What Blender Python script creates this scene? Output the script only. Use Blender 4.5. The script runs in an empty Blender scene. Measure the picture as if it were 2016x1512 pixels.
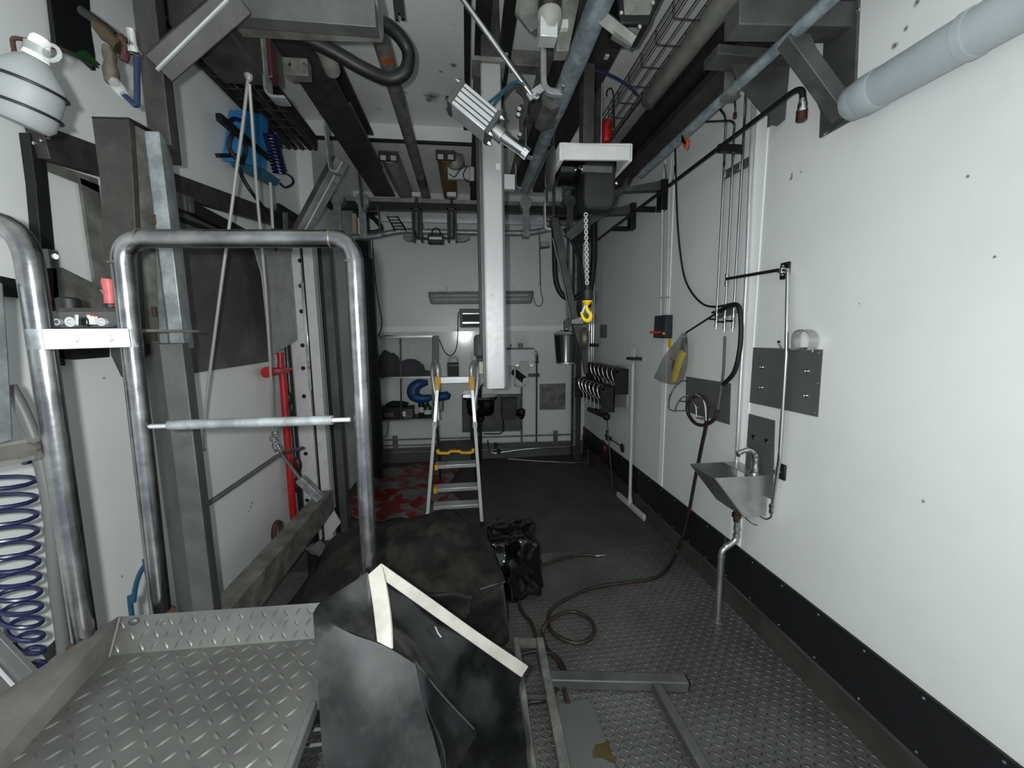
import bpy, bmesh, math, random
from mathutils import Vector as V, Matrix, noise
sc = bpy.context.scene
COL = sc.collection
# ---------------------------------------------------------------- camera
F, H = 760.0, 1.6                     # focal length in pixels of a 2016-wide frame, eye height in metres
_y = V((918-1008, 660-756, F)).normalized()
_d = V((67, 6044, F)); _d = (_d - _d.dot(_y)*_y).normalized()
_z = -_d; _x = _y.cross(_z)
EYE = V((0, 0, H))
def c2w(c): return V((c.dot(_x), c.dot(_y), c.dot(_z)))
cd = bpy.data.cameras.new('camera'); cam = bpy.data.objects.new('camera', cd); COL.objects.link(cam)
_r, _u, _b = c2w(V((1, 0, 0))), c2w(V((0, -1, 0))), c2w(V((0, 0, -1)))
cam.matrix_world = Matrix(((_r.x, _u.x, _b.x, 0), (_r.y, _u.y, _b.y, 0), (_r.z, _u.z, _b.z, H), (0, 0, 0, 1)))
cd.sensor_fit = 'HORIZONTAL'; cd.sensor_width = 36; cd.lens = 36*F/2016; cd.clip_start = .02
sc.camera = cam
# ---------------------------------------------------------------- light and exposure
sc.view_settings.view_transform = 'Standard'; sc.view_settings.look = 'None'
sc.view_settings.gamma = 1; sc.view_settings.use_curve_mapping = False
sc.view_settings.exposure = -0.12
w = bpy.data.worlds.new('world'); sc.world = w; w.use_nodes = True
w.node_tree.nodes['Background'].inputs[0].default_value = (.80, .92, 1, 1)
w.node_tree.nodes['Background'].inputs[1].default_value = 1.0      # ambient fill added to soften the torch falloff, entering at the open rear end
ld = bpy.data.lights.new('phone_torch', 'POINT'); ld.energy = 108; ld.color = (.955, .99, 1)
ld.shadow_soft_size = .012
lo = bpy.data.objects.new('phone_torch', ld); COL.objects.link(lo)
lo.matrix_world = cam.matrix_world.copy(); lo.location = EYE + c2w(V((-.05, -.02, -.02)))
# ---------------------------------------------------------------- helpers
def ray(x, y): return c2w(V((x-1008, y-756, F)))
def PX(x, y, X): r = ray(x, y); return r*(X/r.x) + EYE         # the point of a wall, floor or depth plane that a photo pixel shows
def PY(x, y, Y): r = ray(x, y); return r*(Y/r.y) + EYE
def PZ(x, y, Z): r = ray(x, y); return r*((Z-H)/r.z) + EYE
UP = V((0, 0, 1))
def spl(pts, n=6):
    pts = [V(p) for p in pts]
    if len(pts) < 3: return pts
    q = [2*pts[0]-pts[1]] + pts + [2*pts[-1]-pts[-2]]; out = []
    for i in range(1, len(q)-2):
        a, b, c, d = q[i-1:i+3]
        for k in range(n):
            t = k/n
            out.append(.5*((2*b)+(c-a)*t+(2*a-5*b+4*c-d)*t*t+(3*b-a-3*c+d)*t**3))
    return out + [pts[-1]]
def fil(pts, r, n=6):
    pts = [V(p) for p in pts]; out = [pts[0]]
    for i in range(1, len(pts)-1):
        p = pts[i]; a = pts[i-1]-p; b = pts[i+1]-p
        rr = min(r, a.length*.49, b.length*.49); a = p+a.normalized()*rr; b = p+b.normalized()*rr
        for k in range(n+1):
            t = k/n; out.append(a*(1-t)**2+p*2*t*(1-t)+b*t*t)
    return out + [pts[-1]]
class MB:
    def __init__(s): s.v = []; s.f = []; s.m = []; s.k = 0
    def add(s, vs, fs):
        o = len(s.v); s.v += [V(p) for p in vs]; s.f += [[i+o for i in f] for f in fs]; s.m += [s.k]*len(fs); return s
    def mat(s, k): s.k = k; return s
    def rings(s, rs, cap=True, loop=False):
        n = len(rs[0]); vs = [p for r in rs for p in r]; fs = []; m = len(rs)
        for i in range(m if loop else m-1):
            j = (i+1) % m
            for k in range(n):
                l = (k+1) % n; fs.append([i*n+k, i*n+l, j*n+l, j*n+k])
        if cap and not loop: fs += [list(range(n))[::-1], [(m-1)*n+k for k in range(n)]]
        return s.add(vs, fs)
    def tube(s, pts, r, n=10, cap=True, loop=False):
        pts = [V(p) for p in pts]; rs = []; m = len(pts); u = None
        for i, p in enumerate(pts):
            if loop: t = pts[(i+1) % m]-pts[i-1]
            else: t = pts[min(i+1, m-1)]-pts[max(i-1, 0)]
            t.normalize()
            if u is None: u = t.orthogonal().normalized()
            u = (u - u.dot(t)*t)
            u = u.normalized() if u.length > 1e-6 else t.orthogonal().normalized()
            v = t.cross(u); ri = r[i] if isinstance(r, (list, tuple)) else r
            rs.append([p + (u*math.cos(2*math.pi*k/n)+v*math.sin(2*math.pi*k/n))*ri for k in range(n)])
        return s.rings(rs, cap, loop)
    def beam(s, a, b, w, h, up=UP, roll=0):
        a, b = V(a), V(b); t = (b-a).normalized(); sd = t.cross(up)
        sd = sd.normalized() if sd.length > 1e-4 else t.orthogonal().normalized()
        uu = sd.cross(t)
        c, q = math.cos(roll), math.sin(roll); sd, uu = sd*c+uu*q, uu*c-sd*q
        r = lambda p: [p-sd*w/2-uu*h/2, p+sd*w/2-uu*h/2, p+sd*w/2+uu*h/2, p-sd*w/2+uu*h/2]
        return s.rings([r(a), r(b)])
    def box(s, c, x, y, z, rz=0):
        c = V(c); m = Matrix.Rotation(rz, 3, 'Z'); r = lambda k: [c+m@V((i*x/2, j*y/2, k*z/2)) for i, j in ((-1, -1), (1, -1), (1, 1), (-1, 1))]
        return s.rings([r(-1), r(1)])
    def bx(s, a, b):
        a, b = V(a), V(b); return s.box((a+b)/2, *[abs(q) for q in (b-a)])
    def prism(s, poly, vec):
        vec = V(vec); return s.rings([[V(p) for p in poly], [V(p)+vec for p in poly]])
    def lathe(s, p, ax, prof, n=20, cap=True):
        p, ax = V(p), V(ax).normalized(); u = ax.orthogonal().normalized(); v = ax.cross(u)
        return s.rings([[p+ax*t+(u*math.cos(2*math.pi*k/n)+v*math.sin(2*math.pi*k/n))*max(r, 1e-4) for k in range(n)] for t, r in prof], cap)
    def cyl(s, a, b, r, n=16): a, b = V(a), V(b); return s.lathe(a, b-a, [(0, r), ((b-a).length, r)], n)
    def ball(s, c, rx, ry=None, rz=None, n=12):
        ry = ry or rx; rz = rz or rx; c = V(c); rs = []
        for i in range(n+1):
            a = math.pi*i/n; q = max(math.sin(a), .01)
            rs.append([c+V((rx*q*math.cos(2*math.pi*k/n), ry*q*math.sin(2*math.pi*k/n), -rz*math.cos(a))) for k in range(n)])
        return s.rings(rs)
    def tet(s, c, r, n=6): return s.lathe(c, (0, -1, 0), [(0, r), (.006, r)], n)
_things = []; _cur = [None]
def _mesh(name, mb, mats, bevel, ang, sub):
    me = bpy.data.meshes.new(name); me.from_pydata(mb.v, [], mb.f)
    for m in (mats if isinstance(mats, (list, tuple)) else [mats]): me.materials.append(m)
    for p, k in zip(me.polygons, mb.m): p.material_index = k; p.use_smooth = True
    bm = bmesh.new(); bm.from_mesh(me); bmesh.ops.recalc_face_normals(bm, faces=bm.faces); bm.to_mesh(me); bm.free()
    me.set_sharp_from_angle(angle=math.radians(ang))
    o = bpy.data.objects.new(name, me); COL.objects.link(o)
    if bevel:
        b = o.modifiers.new('bevel', 'BEVEL'); b.width = bevel; b.segments = 2; b.limit_method = 'ANGLE'; b.angle_limit = math.radians(50); b.harden_normals = False
    if sub:
        b = o.modifiers.new('sub', 'SUBSURF'); b.levels = b.render_levels = sub
    return o
def _tag(o, label, cat, group):
    o['label'] = label; o['category'] = cat
    if group: o['group'] = group
def thing(name, label, cat, group=None):
    o = bpy.data.objects.new(name, None); COL.objects.link(o); o.empty_display_size = .05; _tag(o, label, cat, group); _things.append(o); return o
def part(par, name, mat, mb, label=None, bevel=0, ang=40, sub=0):
    o = _mesh(name, mb, mat, bevel, ang, sub); o.parent = par
    if label: o['label'] = label
    return o
def one(name, label, cat, mat, mb, group=None, bevel=0, ang=40, sub=0):
    xs = mb.v; c = V((sum(p.x for p in xs)/len(xs), sum(p.y for p in xs)/len(xs), min(p.z for p in xs)))
    mb.v = [p-c for p in mb.v]; o = _mesh(name, mb, mat, bevel, ang, sub); o.location = c; _tag(o, label, cat, group); return o
def struct(name, mat, mb, bevel=0):
    o = _mesh(name, mb, mat, bevel, 40, 0); o['kind'] = 'structure'; return o
def settle(o):
    """put a thing's empty at its base"""
    if o.get('_s'): return
    ms = [c for c in o.children_recursive if c.type == 'MESH']; vs = [v.co for c in ms for v in c.data.vertices]
    c = V((sum(p.x for p in vs)/len(vs), sum(p.y for p in vs)/len(vs), min(p.z for p in vs)))
    for m in {c_.data for c_ in ms}: m.transform(Matrix.Translation(-c))
    o.location = c; o['_s'] = 1
def dup(o, delta, label):
    c = o.copy(); COL.objects.link(c); c.location = o.location + V(delta); c['label'] = label
    for ch in o.children:
        q = ch.copy(); COL.objects.link(q); q.parent = c
        for g in ch.children: h = g.copy(); COL.objects.link(h); h.parent = q
    return c
# ---------------------------------------------------------------- materials
def lin(c): return tuple((x/12.92 if x <= .04045 else ((x+.055)/1.055)**2.4) for x in c)
def mat(name, c1, c2=None, rough=.5, metal=0., scale=6, bump=0., bscale=40, lo=.4, hi=.65, detail=6, alpha=1, trans=0, stretch=None, spec=.5):
    m = bpy.data.materials.new(name); m.use_nodes = True; nt = m.node_tree; N, L = nt.nodes, nt.links; b = N['Principled BSDF']
    b.inputs['Roughness'].default_value = rough; b.inputs['Metallic'].default_value = metal; b.inputs['Alpha'].default_value = alpha
    b.inputs['Transmission Weight'].default_value = trans; b.inputs['Specular IOR Level'].default_value = spec
    c1 = lin(c1)+(1,); b.inputs['Base Color'].default_value = c1
    if c2 or bump:
        tc = N.new('ShaderNodeTexCoord'); src = tc.outputs['Object']
        if stretch: mp = N.new('ShaderNodeMapping'); mp.inputs['Scale'].default_value = stretch; L.new(src, mp.inputs[0]); src = mp.outputs[0]
    if c2:
        n = N.new('ShaderNodeTexNoise'); n.inputs['Scale'].default_value = scale; n.inputs['Detail'].default_value = detail; n.inputs['Roughness'].default_value = .62
        L.new(src, n.inputs['Vector']); r = N.new('ShaderNodeValToRGB'); r.color_ramp.elements[0].position = lo; r.color_ramp.elements[1].position = hi
        r.color_ramp.elements[0].color = c1; r.color_ramp.elements[1].color = lin(c2)+(1,)
        L.new(n.outputs['Fac'], r.inputs[0]); L.new(r.outputs[0], b.inputs['Base Color'])
        mr = N.new('ShaderNodeMapRange'); mr.inputs[3].default_value = max(rough-.08, .03); mr.inputs[4].default_value = min(rough+.1, 1)
        L.new(n.outputs['Fac'], mr.inputs[0]); L.new(mr.outputs[0], b.inputs['Roughness'])
    if bump:
        n = N.new('ShaderNodeTexNoise'); n.inputs['Scale'].default_value = bscale; n.inputs['Detail'].default_value = 3; L.new(src, n.inputs['Vector'])
        bp = N.new('ShaderNodeBump'); bp.inputs['Strength'].default_value = bump; bp.inputs['Distance'].default_value = .004
        L.new(n.outputs['Fac'], bp.inputs['Height']); L.new(bp.outputs[0], b.inputs['Normal'])
    return m
WHITE = mat('wall_white_panel', (.88, .888, .88), (.85, .858, .845), .3, scale=1.3, bump=.1, bscale=60)
TRIMW = mat('white_trim', (.965, .97, .96), rough=.35)
DARK = mat('dark_weathered_steel', (.185, .18, .172), (.27, .265, .25), .55, .3, 9, .15, 60)
BLACKST = mat('black_painted_steel', (.075, .075, .085), (.11, .11, .115), .5, .2, 8)
GREY = mat('grey_steel', (.31, .315, .31), (.38, .38, .375), .5, .4, 7, .1, 50)
GALV = mat('galvanised_steel', (.46, .475, .48), (.60, .62, .625), .42, .45, 18, .08, 60)
GALVT = mat('blotchy_galvanised_tube', (.46, .50, .52), (.64, .68, .70), .42, .2, 16, .08, 60)
DIRTY = mat('dirty_galvanised_steel', (.37, .37, .35), (.52, .52, .49), .5, .3, 10, .12, 50)
STAIN = mat('stainless_steel', (.66, .66, .65), (.74, .74, .74), .32, .85, 5, .03, 90)
TUBE = mat('worn_stainless_tube', (.45, .45, .455), (.60, .60, .60), .24, 1, 14, .05, 60)
CHROME = mat('chrome', (.82, .82, .82), rough=.15, metal=1)
ALU = mat('aluminium', (.78, .79, .80), (.84, .84, .84), .35, .6, 12)
PLATEG = mat('grey_wall_plate', (.36, .365, .36), (.39, .395, .39), .45, .25, 3)
RUBBER = mat('black_rubber_sheet', (.085, .088, .09), (.20, .20, .198), .5, 0, 9, .12, 30, .42, .70, spec=.25)
RUBG = mat('glossy_black_rubber_sheet', (.035, .038, .042), (.12, .125, .13), .22, 0, 7, .1, 20, .44, .7, spec=.45)
GLOSSB = mat('glossy_black_plastic', (.03, .03, .035), rough=.16)
MATTEB = mat('matt_black_plastic', (.05, .05, .055), rough=.55)
COVER = mat('dusty_black_tarpaulin', (.10, .10, .092), (.215, .21, .185), .62, 0, 8, .35, 22, .42, .72, spec=.2)
HEM = mat('cream_hem_strip', (.66, .645, .61), (.58, .565, .53), .5, 0, 12)
HOSE = mat('brown_rubber_hose', (.14, .10, .085), (.21, .155, .125), .5, 0, 20)
BLUE = mat('blue_plastic', (.16, .48, .72), (.20, .52, .75), .4)
NAVY = mat('navy_hose', (.10, .12, .26), rough=.35)
NAVYC = mat('navy_cloth', (.06, .07, .11), (.09, .10, .15), .85, 0, 14, .3, 20)
TEAL = mat('blue_air_line', (.06, .22, .30), rough=.35)
BLUEL = mat('bright_blue_tube', (.05, .12, .26), rough=.35)
GLOVE = mat('blue_rubber', (.06, .22, .42), (.08, .27, .48), .5)
RED = mat('red_paint', (.72, .07, .10), (.60, .06, .09), .42, 0, 9)
PINK = mat('faded_red_grip', (.74, .36, .36), (.66, .28, .28), .5, 0, 30)
DRED = mat('dark_red_plastic', (.22, .06, .06), rough=.5)
RUST = mat('rusty_brown', (.17, .10, .08), (.25, .15, .10), .7, 0, 20)
ORANGE = mat('orange_plastic', (.72, .28, .10), rough=.5)
YELL = mat('yellow_paint', (.93, .80, .05), (.87, .73, .05), .4, 0, 20)
AMBER = mat('amber_yellow_plastic', (.88, .65, .10), rough=.45)
OCHRE = mat('ochre_lens', (.40, .30, .06), rough=.4)
OFFW = mat('off_white_plastic', (.76, .76, .74), (.70, .70, .68), .45, 0, 6)
PAINTW = mat('white_enamelled_steel', (.80, .79, .79), (.70, .69, .69), .38, .1, 16, 0, 40, .5, .8)
SPECK = mat('white_steel_with_rust_specks', (.66, .65, .65), (.30, .26, .23), .42, .35, 34, 0, 40, .66, .78)
PIPEG = mat('grey_painted_pipe', (.66, .69, .70), (.60, .63, .65), .4, 0, 3)
LAMPG = mat('lamp_plastic', (.56, .56, .53), (.47, .47, .44), .35, 0, 10)
CLEAR = mat('clear_plastic', (.85, .86, .84), rough=.12, alpha=.28)
CLEARB = mat('translucent_grey_bottle', (.56, .575, .575), (.52, .53, .53), .55, alpha=.9)
BAG = mat('clear_bag_film', (.42, .41, .38), (.54, .53, .50), .18, 0, 12, .5, 30, alpha=.38)
FLEX = mat('grey_flexible_conduit', (.34, .34, .335), rough=.5)
ROPE = mat('grey_steel_rope', (.58, .58, .56), rough=.5, metal=.2)
GREEN = mat('green_bottle_plastic', (.06, .28, .12), rough=.25)
KICK = mat('black_kick_band', (.085, .085, .095), rough=.55, bump=.3, bscale=160)
KICKB = mat('brown_stained_kick_plate', (.22, .205, .19), (.28, .265, .25), .6, .2, 5)
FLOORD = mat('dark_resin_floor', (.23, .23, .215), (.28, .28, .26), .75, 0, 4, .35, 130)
CARD = mat('cardboard', (.62, .56, .46), rough=.8)
PAPER = mat('white_paper', (.84, .84, .82), rough=.8)
HOOKM = mat('hook_steel', (.55, .54, .52), rough=.25, metal=.9)
BRONZE = mat('worn_metal_wheel', (.42, .39, .35), (.33, .30, .27), .45, .6, 20)
BRASS = mat('brass', (.33, .28, .22), rough=.4, metal=.8)
_after = []
# ---------------------------------------------------------------- the shell of the trailer
XR, XL, XJ, YJ, YB, ZC, ZL = 1.53, -1.38, -1.26, 3.65, 4.9, 3.40, 3.27
YR = -1.3
def sheet(name, mat_, a, b): return struct(name, mat_, MB().bx(a, b))
def tread(name, c1, c2):
    """steel tread plate: crossing lozenges, raised"""
    m = mat(name, c1, c2, .42, .5, 2.2); nt = m.node_tree; N, L = nt.nodes, nt.links; b = N['Principled BSDF']
    tc = N.new('ShaderNodeTexCoord'); sp = N.new('ShaderNodeSeparateXYZ'); L.new(tc.outputs['Object'], sp.inputs[0])
    def mt(op, a, b_=None):
        n = N.new('ShaderNodeMath'); n.operation = op
        for i, q in enumerate((a, b_)):
            if q is None: continue
            if isinstance(q, (int, float)): n.inputs[i].default_value = q
            else: L.new(q, n.inputs[i])
        return n.outputs[0]
    u, v = mt('MULTIPLY', sp.outputs[0], 1/.028), mt('MULTIPLY', sp.outputs[1], 1/.028)
    par = mt('MODULO', mt('ABSOLUTE', mt('ADD', mt('FLOOR', u), mt('FLOOR', v))), 2)
    sg = mt('SUBTRACT', mt('MULTIPLY', mt('GREATER_THAN', par, .5), 2), 1)
    fu, fv = mt('SUBTRACT', mt('FRACT', u), .5), mt('MULTIPLY', mt('SUBTRACT', mt('FRACT', v), .5), sg)
    a, c = mt('ADD', fu, fv), mt('SUBTRACT', fu, fv)
    d = mt('ADD', mt('POWER', mt('MULTIPLY', mt('ABSOLUTE', a), 1.5), 2), mt('POWER', mt('MULTIPLY', mt('ABSOLUTE', c), 5.0), 2))
    h = mt('MAXIMUM', mt('SUBTRACT', 1, d), 0)
    bp = N.new('ShaderNodeBump'); bp.inputs['Strength'].default_value = .8; bp.inputs['Distance'].default_value = .006
    L.new(h, bp.inputs['Height']); L.new(bp.outputs[0], b.inputs['Normal']); return m
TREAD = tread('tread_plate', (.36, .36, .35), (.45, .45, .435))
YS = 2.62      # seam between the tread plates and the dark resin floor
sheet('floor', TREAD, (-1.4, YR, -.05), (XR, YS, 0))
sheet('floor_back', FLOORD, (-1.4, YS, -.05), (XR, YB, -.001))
sheet('wall_right', WHITE, (XR, YR, -.05), (XR+.08, YB+.08, ZC))
sheet('wall_left', WHITE, (XL-.08, YR, -.05), (XL, YJ, ZC))
struct('wall_jog', WHITE, MB().bx((XL-.08, YJ, -.05), (XJ, YJ+.06, ZC)).bx((XJ-.06, YJ+.06, -.05), (XJ, YB, ZC)))
sheet('wall_back', WHITE, (XJ-.06, YB, 1.68), (XR, YB+.08, ZC))
sheet('wall_back_lower', mat('glossy_lower_wall_panel', (.885, .89, .87), (.86, .87, .84), .13, scale=2, bump=.05, bscale=14), (XJ-.06, YB, -.05), (XR, YB+.08, 1.68))
# the ceiling, with soot marks of its own
CEIL = mat('ceiling_white_panel', (.90, .905, .885), (.86, .865, .84), .32, scale=1.5)
def marks(m, pts, blotch=False):
    """soot and scuff marks of fixed place and shape in a panel material"""
    nt = m.node_tree; b = nt.nodes['Principled BSDF']; N, L = nt.nodes, nt.links; tc = N.new('ShaderNodeTexCoord'); col = b.inputs['Base Color']
    def mix(fac, c):
        mx = N.new('ShaderNodeMix'); mx.data_type = 'RGBA'; mx.inputs['B'].default_value = c
        L.new(fac, mx.inputs['Factor']); L.new(col.links[0].from_socket, mx.inputs['A']); L.new(mx.outputs['Result'], col)
    if blotch:
        no = N.new('ShaderNodeTexNoise'); no.inputs['Scale'].default_value = 5.5; no.inputs['Detail'].default_value = 5; L.new(tc.outputs['Object'], no.inputs['Vector'])
        rp = N.new('ShaderNodeValToRGB'); rp.color_ramp.elements[0].position = .70; rp.color_ramp.elements[1].position = .80; L.new(no.outputs['Fac'], rp.inputs[0]); mix(rp.outputs[0], (.05, .05, .045, 1))
    n3 = N.new('ShaderNodeTexNoise'); n3.inputs['Scale'].default_value = 30; L.new(tc.outputs['Object'], n3.inputs['Vector'])
    for p, r_ in pts:
        s3 = N.new('ShaderNodeVectorMath'); s3.operation = 'SCALE'; s3.inputs['Scale'].default_value = r_*1.3; L.new(n3.outputs['Color'], s3.inputs[0])
        ad = N.new('ShaderNodeVectorMath'); ad.operation = 'ADD'; L.new(s3.outputs[0], ad.inputs[0]); L.new(tc.outputs['Object'], ad.inputs[1])
        dn = N.new('ShaderNodeVectorMath'); dn.operation = 'DISTANCE'; L.new(ad.outputs[0], dn.inputs[0]); dn.inputs[1].default_value = p+V((r_*.65,)*3)
        mr = N.new('ShaderNodeMapRange'); mr.inputs[1].default_value = r_*.25; mr.inputs[2].default_value = r_; mr.inputs[3].default_value = .85; mr.inputs[4].default_value = 0
        L.new(dn.outputs['Value'], mr.inputs[0]); mix(mr.outputs[0], (.03, .03, .028, 1))
marks(CEIL, [(PZ(x, y, ZC), r) for x, y, r in ((851, 190, .075), (845, 198, .03), (893, 128, .03), (868, 141, .018), (795, 192, .02), (1005, 128, .015))], True)
marks(WHITE, [(PX(x, y, XR), r) for x, y, r in ((1558, 350, .012), (1559, 343, .008), (1577, 338, .006), (1805, 6, .014), (1783, 56, .011), (1760, 92, .014), (1905, 348, .007), (1958, 505, .006), (1692, 598, .004), (1818, 987, .008))]
      + [(PX(x, y, XL), r) for x, y, r in ((240, 1135, .007), (494, 998, .012), (497, 990, .010), (490, 1006, .008), (205, 744, .006), (520, 888, .006))])
sheet('ceiling', CEIL, (XL-.08, YR, ZC), (XR+.08, YB+.08, ZC+.06))
sheet('ceiling_lower', CEIL, (XJ, YJ, ZL), (XR, YB, ZC-.001))
sheet('trim_1', BLACKST, (XJ, YJ-.012, ZL-.015), (XR, YJ+.02, ZL+.004))          # dark joint under the ceiling step
sheet('trim_2', TRIMW, (XJ, YB-.012, 1.648), (XR, YB, 1.71))                      # strip along the back wall
sheet('trim_3', BLACKST, (XJ, YB-.06, 3.0), (XR, YB-.02, 3.03))
sheet('baseboard_back', PLATEG, (XJ, YB-.02, 0), (XR, YB, .19))
# black band and kick plate along the right wall, with its joint and screws
a = PX(1700, 1270, XR).z; a = .375
struct('baseboard_right', [KICK, KICKB, GREY], MB().bx((XR-.012, YR, .125), (XR, YB, a))
       .mat(1).prism([(XR-.006, YR, .125), (XR, YR, .125), (XR, YR, 0), (XR-.03, YR, 0)], (0, YB-YR, 0))
       .mat(2).bx((XR-.017, YR, .118), (XR-.004, YB, .130)).bx((XR-.016, 2.015, .12), (XR-.01, 2.027, a)))
nb = MB()
for k in range(26):
    y = -.4+k*.2
    for z in (.145, a-.02): nb.lathe((XR-.010, y, z), (-1, 0, 0), [(0, .006), (.004, .004)], 8)
struct('trim_4', GALV, nb)
X0 = PX(1470, 540, XR).y
sheet('trim_5', TRIMW, (XR-.006, X0-.09, .38), (XR, X0-.01, ZC))                  # panel joints on the right wall
X1 = PX(1318, 400, XR).y
sheet('trim_6', TRIMW, (XR-.005, X1-.06, .38), (XR, X1, ZC))
# ---------------------------------------------------------------- things along the right wall
def wr(px, t=.006, off=0.): return MB().prism([PX(x, y, XR-off) for x, y in px], (-t, 0, 0))
def rw(pts, X): return [PX(x, y, X) for x, y in pts]
# big grey pipe high on the wall
a, b = PX(1672, 207, 1.45), PX(1988, 24, 1.45); a = V((1.45, a.y, a.z)); b = V((1.45, b.y, a.z+(b.z-a.z))); d = (b-a).normalized()
T = thing('ventilation_pipe', 'thick grey painted pipe running high along the white wall', 'pipe')
part(T, 'pipe', PIPEG, MB().lathe(a, d, [(0, .050), (.012, .061), (.05, .063), (1.6, .063)], 28))
part(T, 'collar', PIPEG, MB().lathe(a+d*.05, d, [(0, .0645), (.004, .066), (.06, .066), (.064, .0645)], 28))
for k in (.35, 1.0):
    part(T, 'pipe_clip', PIPEG, MB().lathe(a+d*k, d, [(0, .065), (0, .067), (.02, .067), (.02, .065)], 28).bx(a+d*k+V((.05, -.01, -.02)), a+d*k+V((XR-1.45-.001, .01, .02))))
# welded cantilever brackets that carry the overhead steel
T = thing('wall_bracket', 'large welded steel wall bracket with diagonal brace, end of thick grey pipe over it', 'bracket')
part(T, 'wall_plate', GREY, wr([(1697, -40), (1695, 0), (1688, 165), (1682, 236), (1617, 272), (1620, 200), (1626, 80), (1628, -40)], .012), bevel=.002)
yb = PX(1650, 60, 1.5).y
part(T, 'arm', GREY, MB().beam(PY(1672, 45, yb), PY(1440, 40, yb), .09, .09), bevel=.004)
part(T, 'brace', GREY, MB().beam(PY(1552, 74, yb), PX(1662, 224, 1.5), .062, .062, roll=math.radians(12)), bevel=.003)
part(T, 'brace_flange', GREY, MB().beam(PY(1575, 70, yb+.04), PX(1655, 240, 1.515)+V((0, .02, 0)), .09, .012))
for x, y in ((1625, 262), (1690, 20)): part(T, 'bolt', CHROME, MB().lathe(PX(x, y, XR-.012), (-1, 0, 0), [(0, .008), (.007, .008), (.009, .004)], 6))
yg = PX(1492, 236, 1.385).y
T = thing('gusset_bracket', 'stepped grey gusset plate hanging under the overhead steel beside thin wall pipes', 'bracket')
part(T, 'gusset', GREY, MB().prism([PY(x, y, yg) for x, y in ((1437, 112), (1556, 120), (1551, 175), (1546, 235), (1533, 246), (1523, 244), (1514, 249), (1515, 226), (1502, 221), (1462, 172))], (0, .012, 0)))
part(T, 'top_flange', GREY, MB().bx(PY(1400, 121, yg)-V((0, .05, 0)), PY(1546, 113, yg)+V((0, .06, 0))), bevel=.003)

for (xa, ya, xb, yb2, dn, lab) in ((1190, 362, 1308, 378, 414, 'dark steel bracket arm under the beam ends, foot beside the twin white conduits'), (1152, 408, 1248, 425, 452, 'dark steel bracket arm under the beam ends, furthest from the grey pipe')):
    T = thing('beam_bracket', lab, 'bracket', 'brackets carrying the overhead beams')
    y0 = PX(xb-4, dn, XR-.03).y
    part(T, 'arm', GREY, MB().prism([PY(x, y, y0) for x, y in ((xa, yb2-2), (xb, ya-8), (xb, yb2-4), (xa+38, yb2-2), (xa-28, yb2+48), (xa-40, yb2+36))], (0, .06, 0)), bevel=.004)
    part(T, 'wall_foot', BLACKST, MB().bx(V((XR-.05, y0-.02, PY(xb, ya-8, y0).z)), V((XR, y0+.06, PY(xb, dn, y0).z))), bevel=.003)
# galvanised tube and dark conduit that run the length of the room
def longtube(p, q, r, n=12, ext=0):
    m = (p.x+q.x)/2; z = (p.z+q.z)/2; return [V((m, p.y-ext, z)), V((m, q.y, z))]
p, q = PZ(1617, 19, 2.75), PZ(1262, 342, 2.75); g = longtube(p, q, .024, ext=.35)
T = thing('rail_tube', 'long galvanised rail tube hung below the beam over the thin wall pipes', 'rail tube')
part(T, 'tube', GALVT, MB().tube(g, .025, 16))
part(T, 'end_plug', CHROME, MB().lathe(g[1], (0, 1, 0), [(0, .026), (.012, .026), (.018, .018)], 16))
h = PZ(1441, 190, 2.73)
part(T, 'hanger', DIRTY, MB().beam((g[0].x-.01, h.y, 2.72), (g[0].x-.01, h.y, 3.02), .05, .008, (0, 1, 0)).bx((g[0].x-.035, h.y-.03, 2.718), (g[0].x+.03, h.y+.03, 2.727)), bevel=.001)
p, q = PX(1565, 178, 1.385), PX(1175, 473, 1.385); z = (p.z+q.z)/2
T = thing('drain_conduit', 'dark conduit sloping along white wall, elbow and brown cap at its end', 'conduit')
e = PX(1581, 186, 1.385); f = PX(1580, 200, 1.385)
part(T, 'conduit', BLACKST, MB().tube(fil([q, p, PX(1580, 176, 1.385), f], .02, 5), .0115, 12))
part(T, 'end_fitting', CHROME, MB().lathe(f, (0, 0, -1), [(-.01, .0125), (0, .014), (.01, .0165), (.03, .0165), (.032, .02), (.04, .02)], 16))
part(T, 'end_cap', DRED, MB().lathe(f-V((0, 0, .040)), (0, 0, -1), [(0, .019), (.03, .02), (.034, .016)], 16), 'brown cap')
for (x, y) in ((1487, 237), (1330, 353), (1243, 424)):
    c = p+(q-p)*((x-1565)/(1175-1565)); part(T, 'clip', BLACKST, MB().bx(c+V((0, -.012, -.02)), V((XR, c.y+.012, c.z+.02))))
# the thin vertical pipes with their valves
def vpipe(pts, X, r, lab, kind='water_pipe', cat='pipe', grp='thin wall pipes with valves', valve=None, m=CHROME):
    T = thing(kind, lab, cat, grp)
    P_ = rw(pts, X); bx_ = P_[-1].x
    pp_ = part(T, 'pipe', m, MB().tube(fil(P_, .03), r, 10))
    if valve:
        e = P_[-1]; y = V((0, 0, -1))
        vv = part(T, 'valve', CHROME, MB().lathe(e+V((0, 0, .012)), y, [(-.05, .010), (-.04, .012), (-.03, .012), (-.03, .008), (0, .009), (0, .013), (.012, .013), (.014, .01), (.03, .012), (.042, .012), (.044, .009), (.06, .008), (.062, .011), (.072, .011), (.074, .005), (.088, .005)], 10))
        part(vv, 'valve_handle', valve, MB().beam(e+V((-.012, 0, -.02)), e+V((-.03, -.02, -.02)), .012, .012).beam(e+V((-.028, -.03, -.02)), e+V((-.028, .022, -.018)), .012, .01), bevel=.002)
    return T
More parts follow.
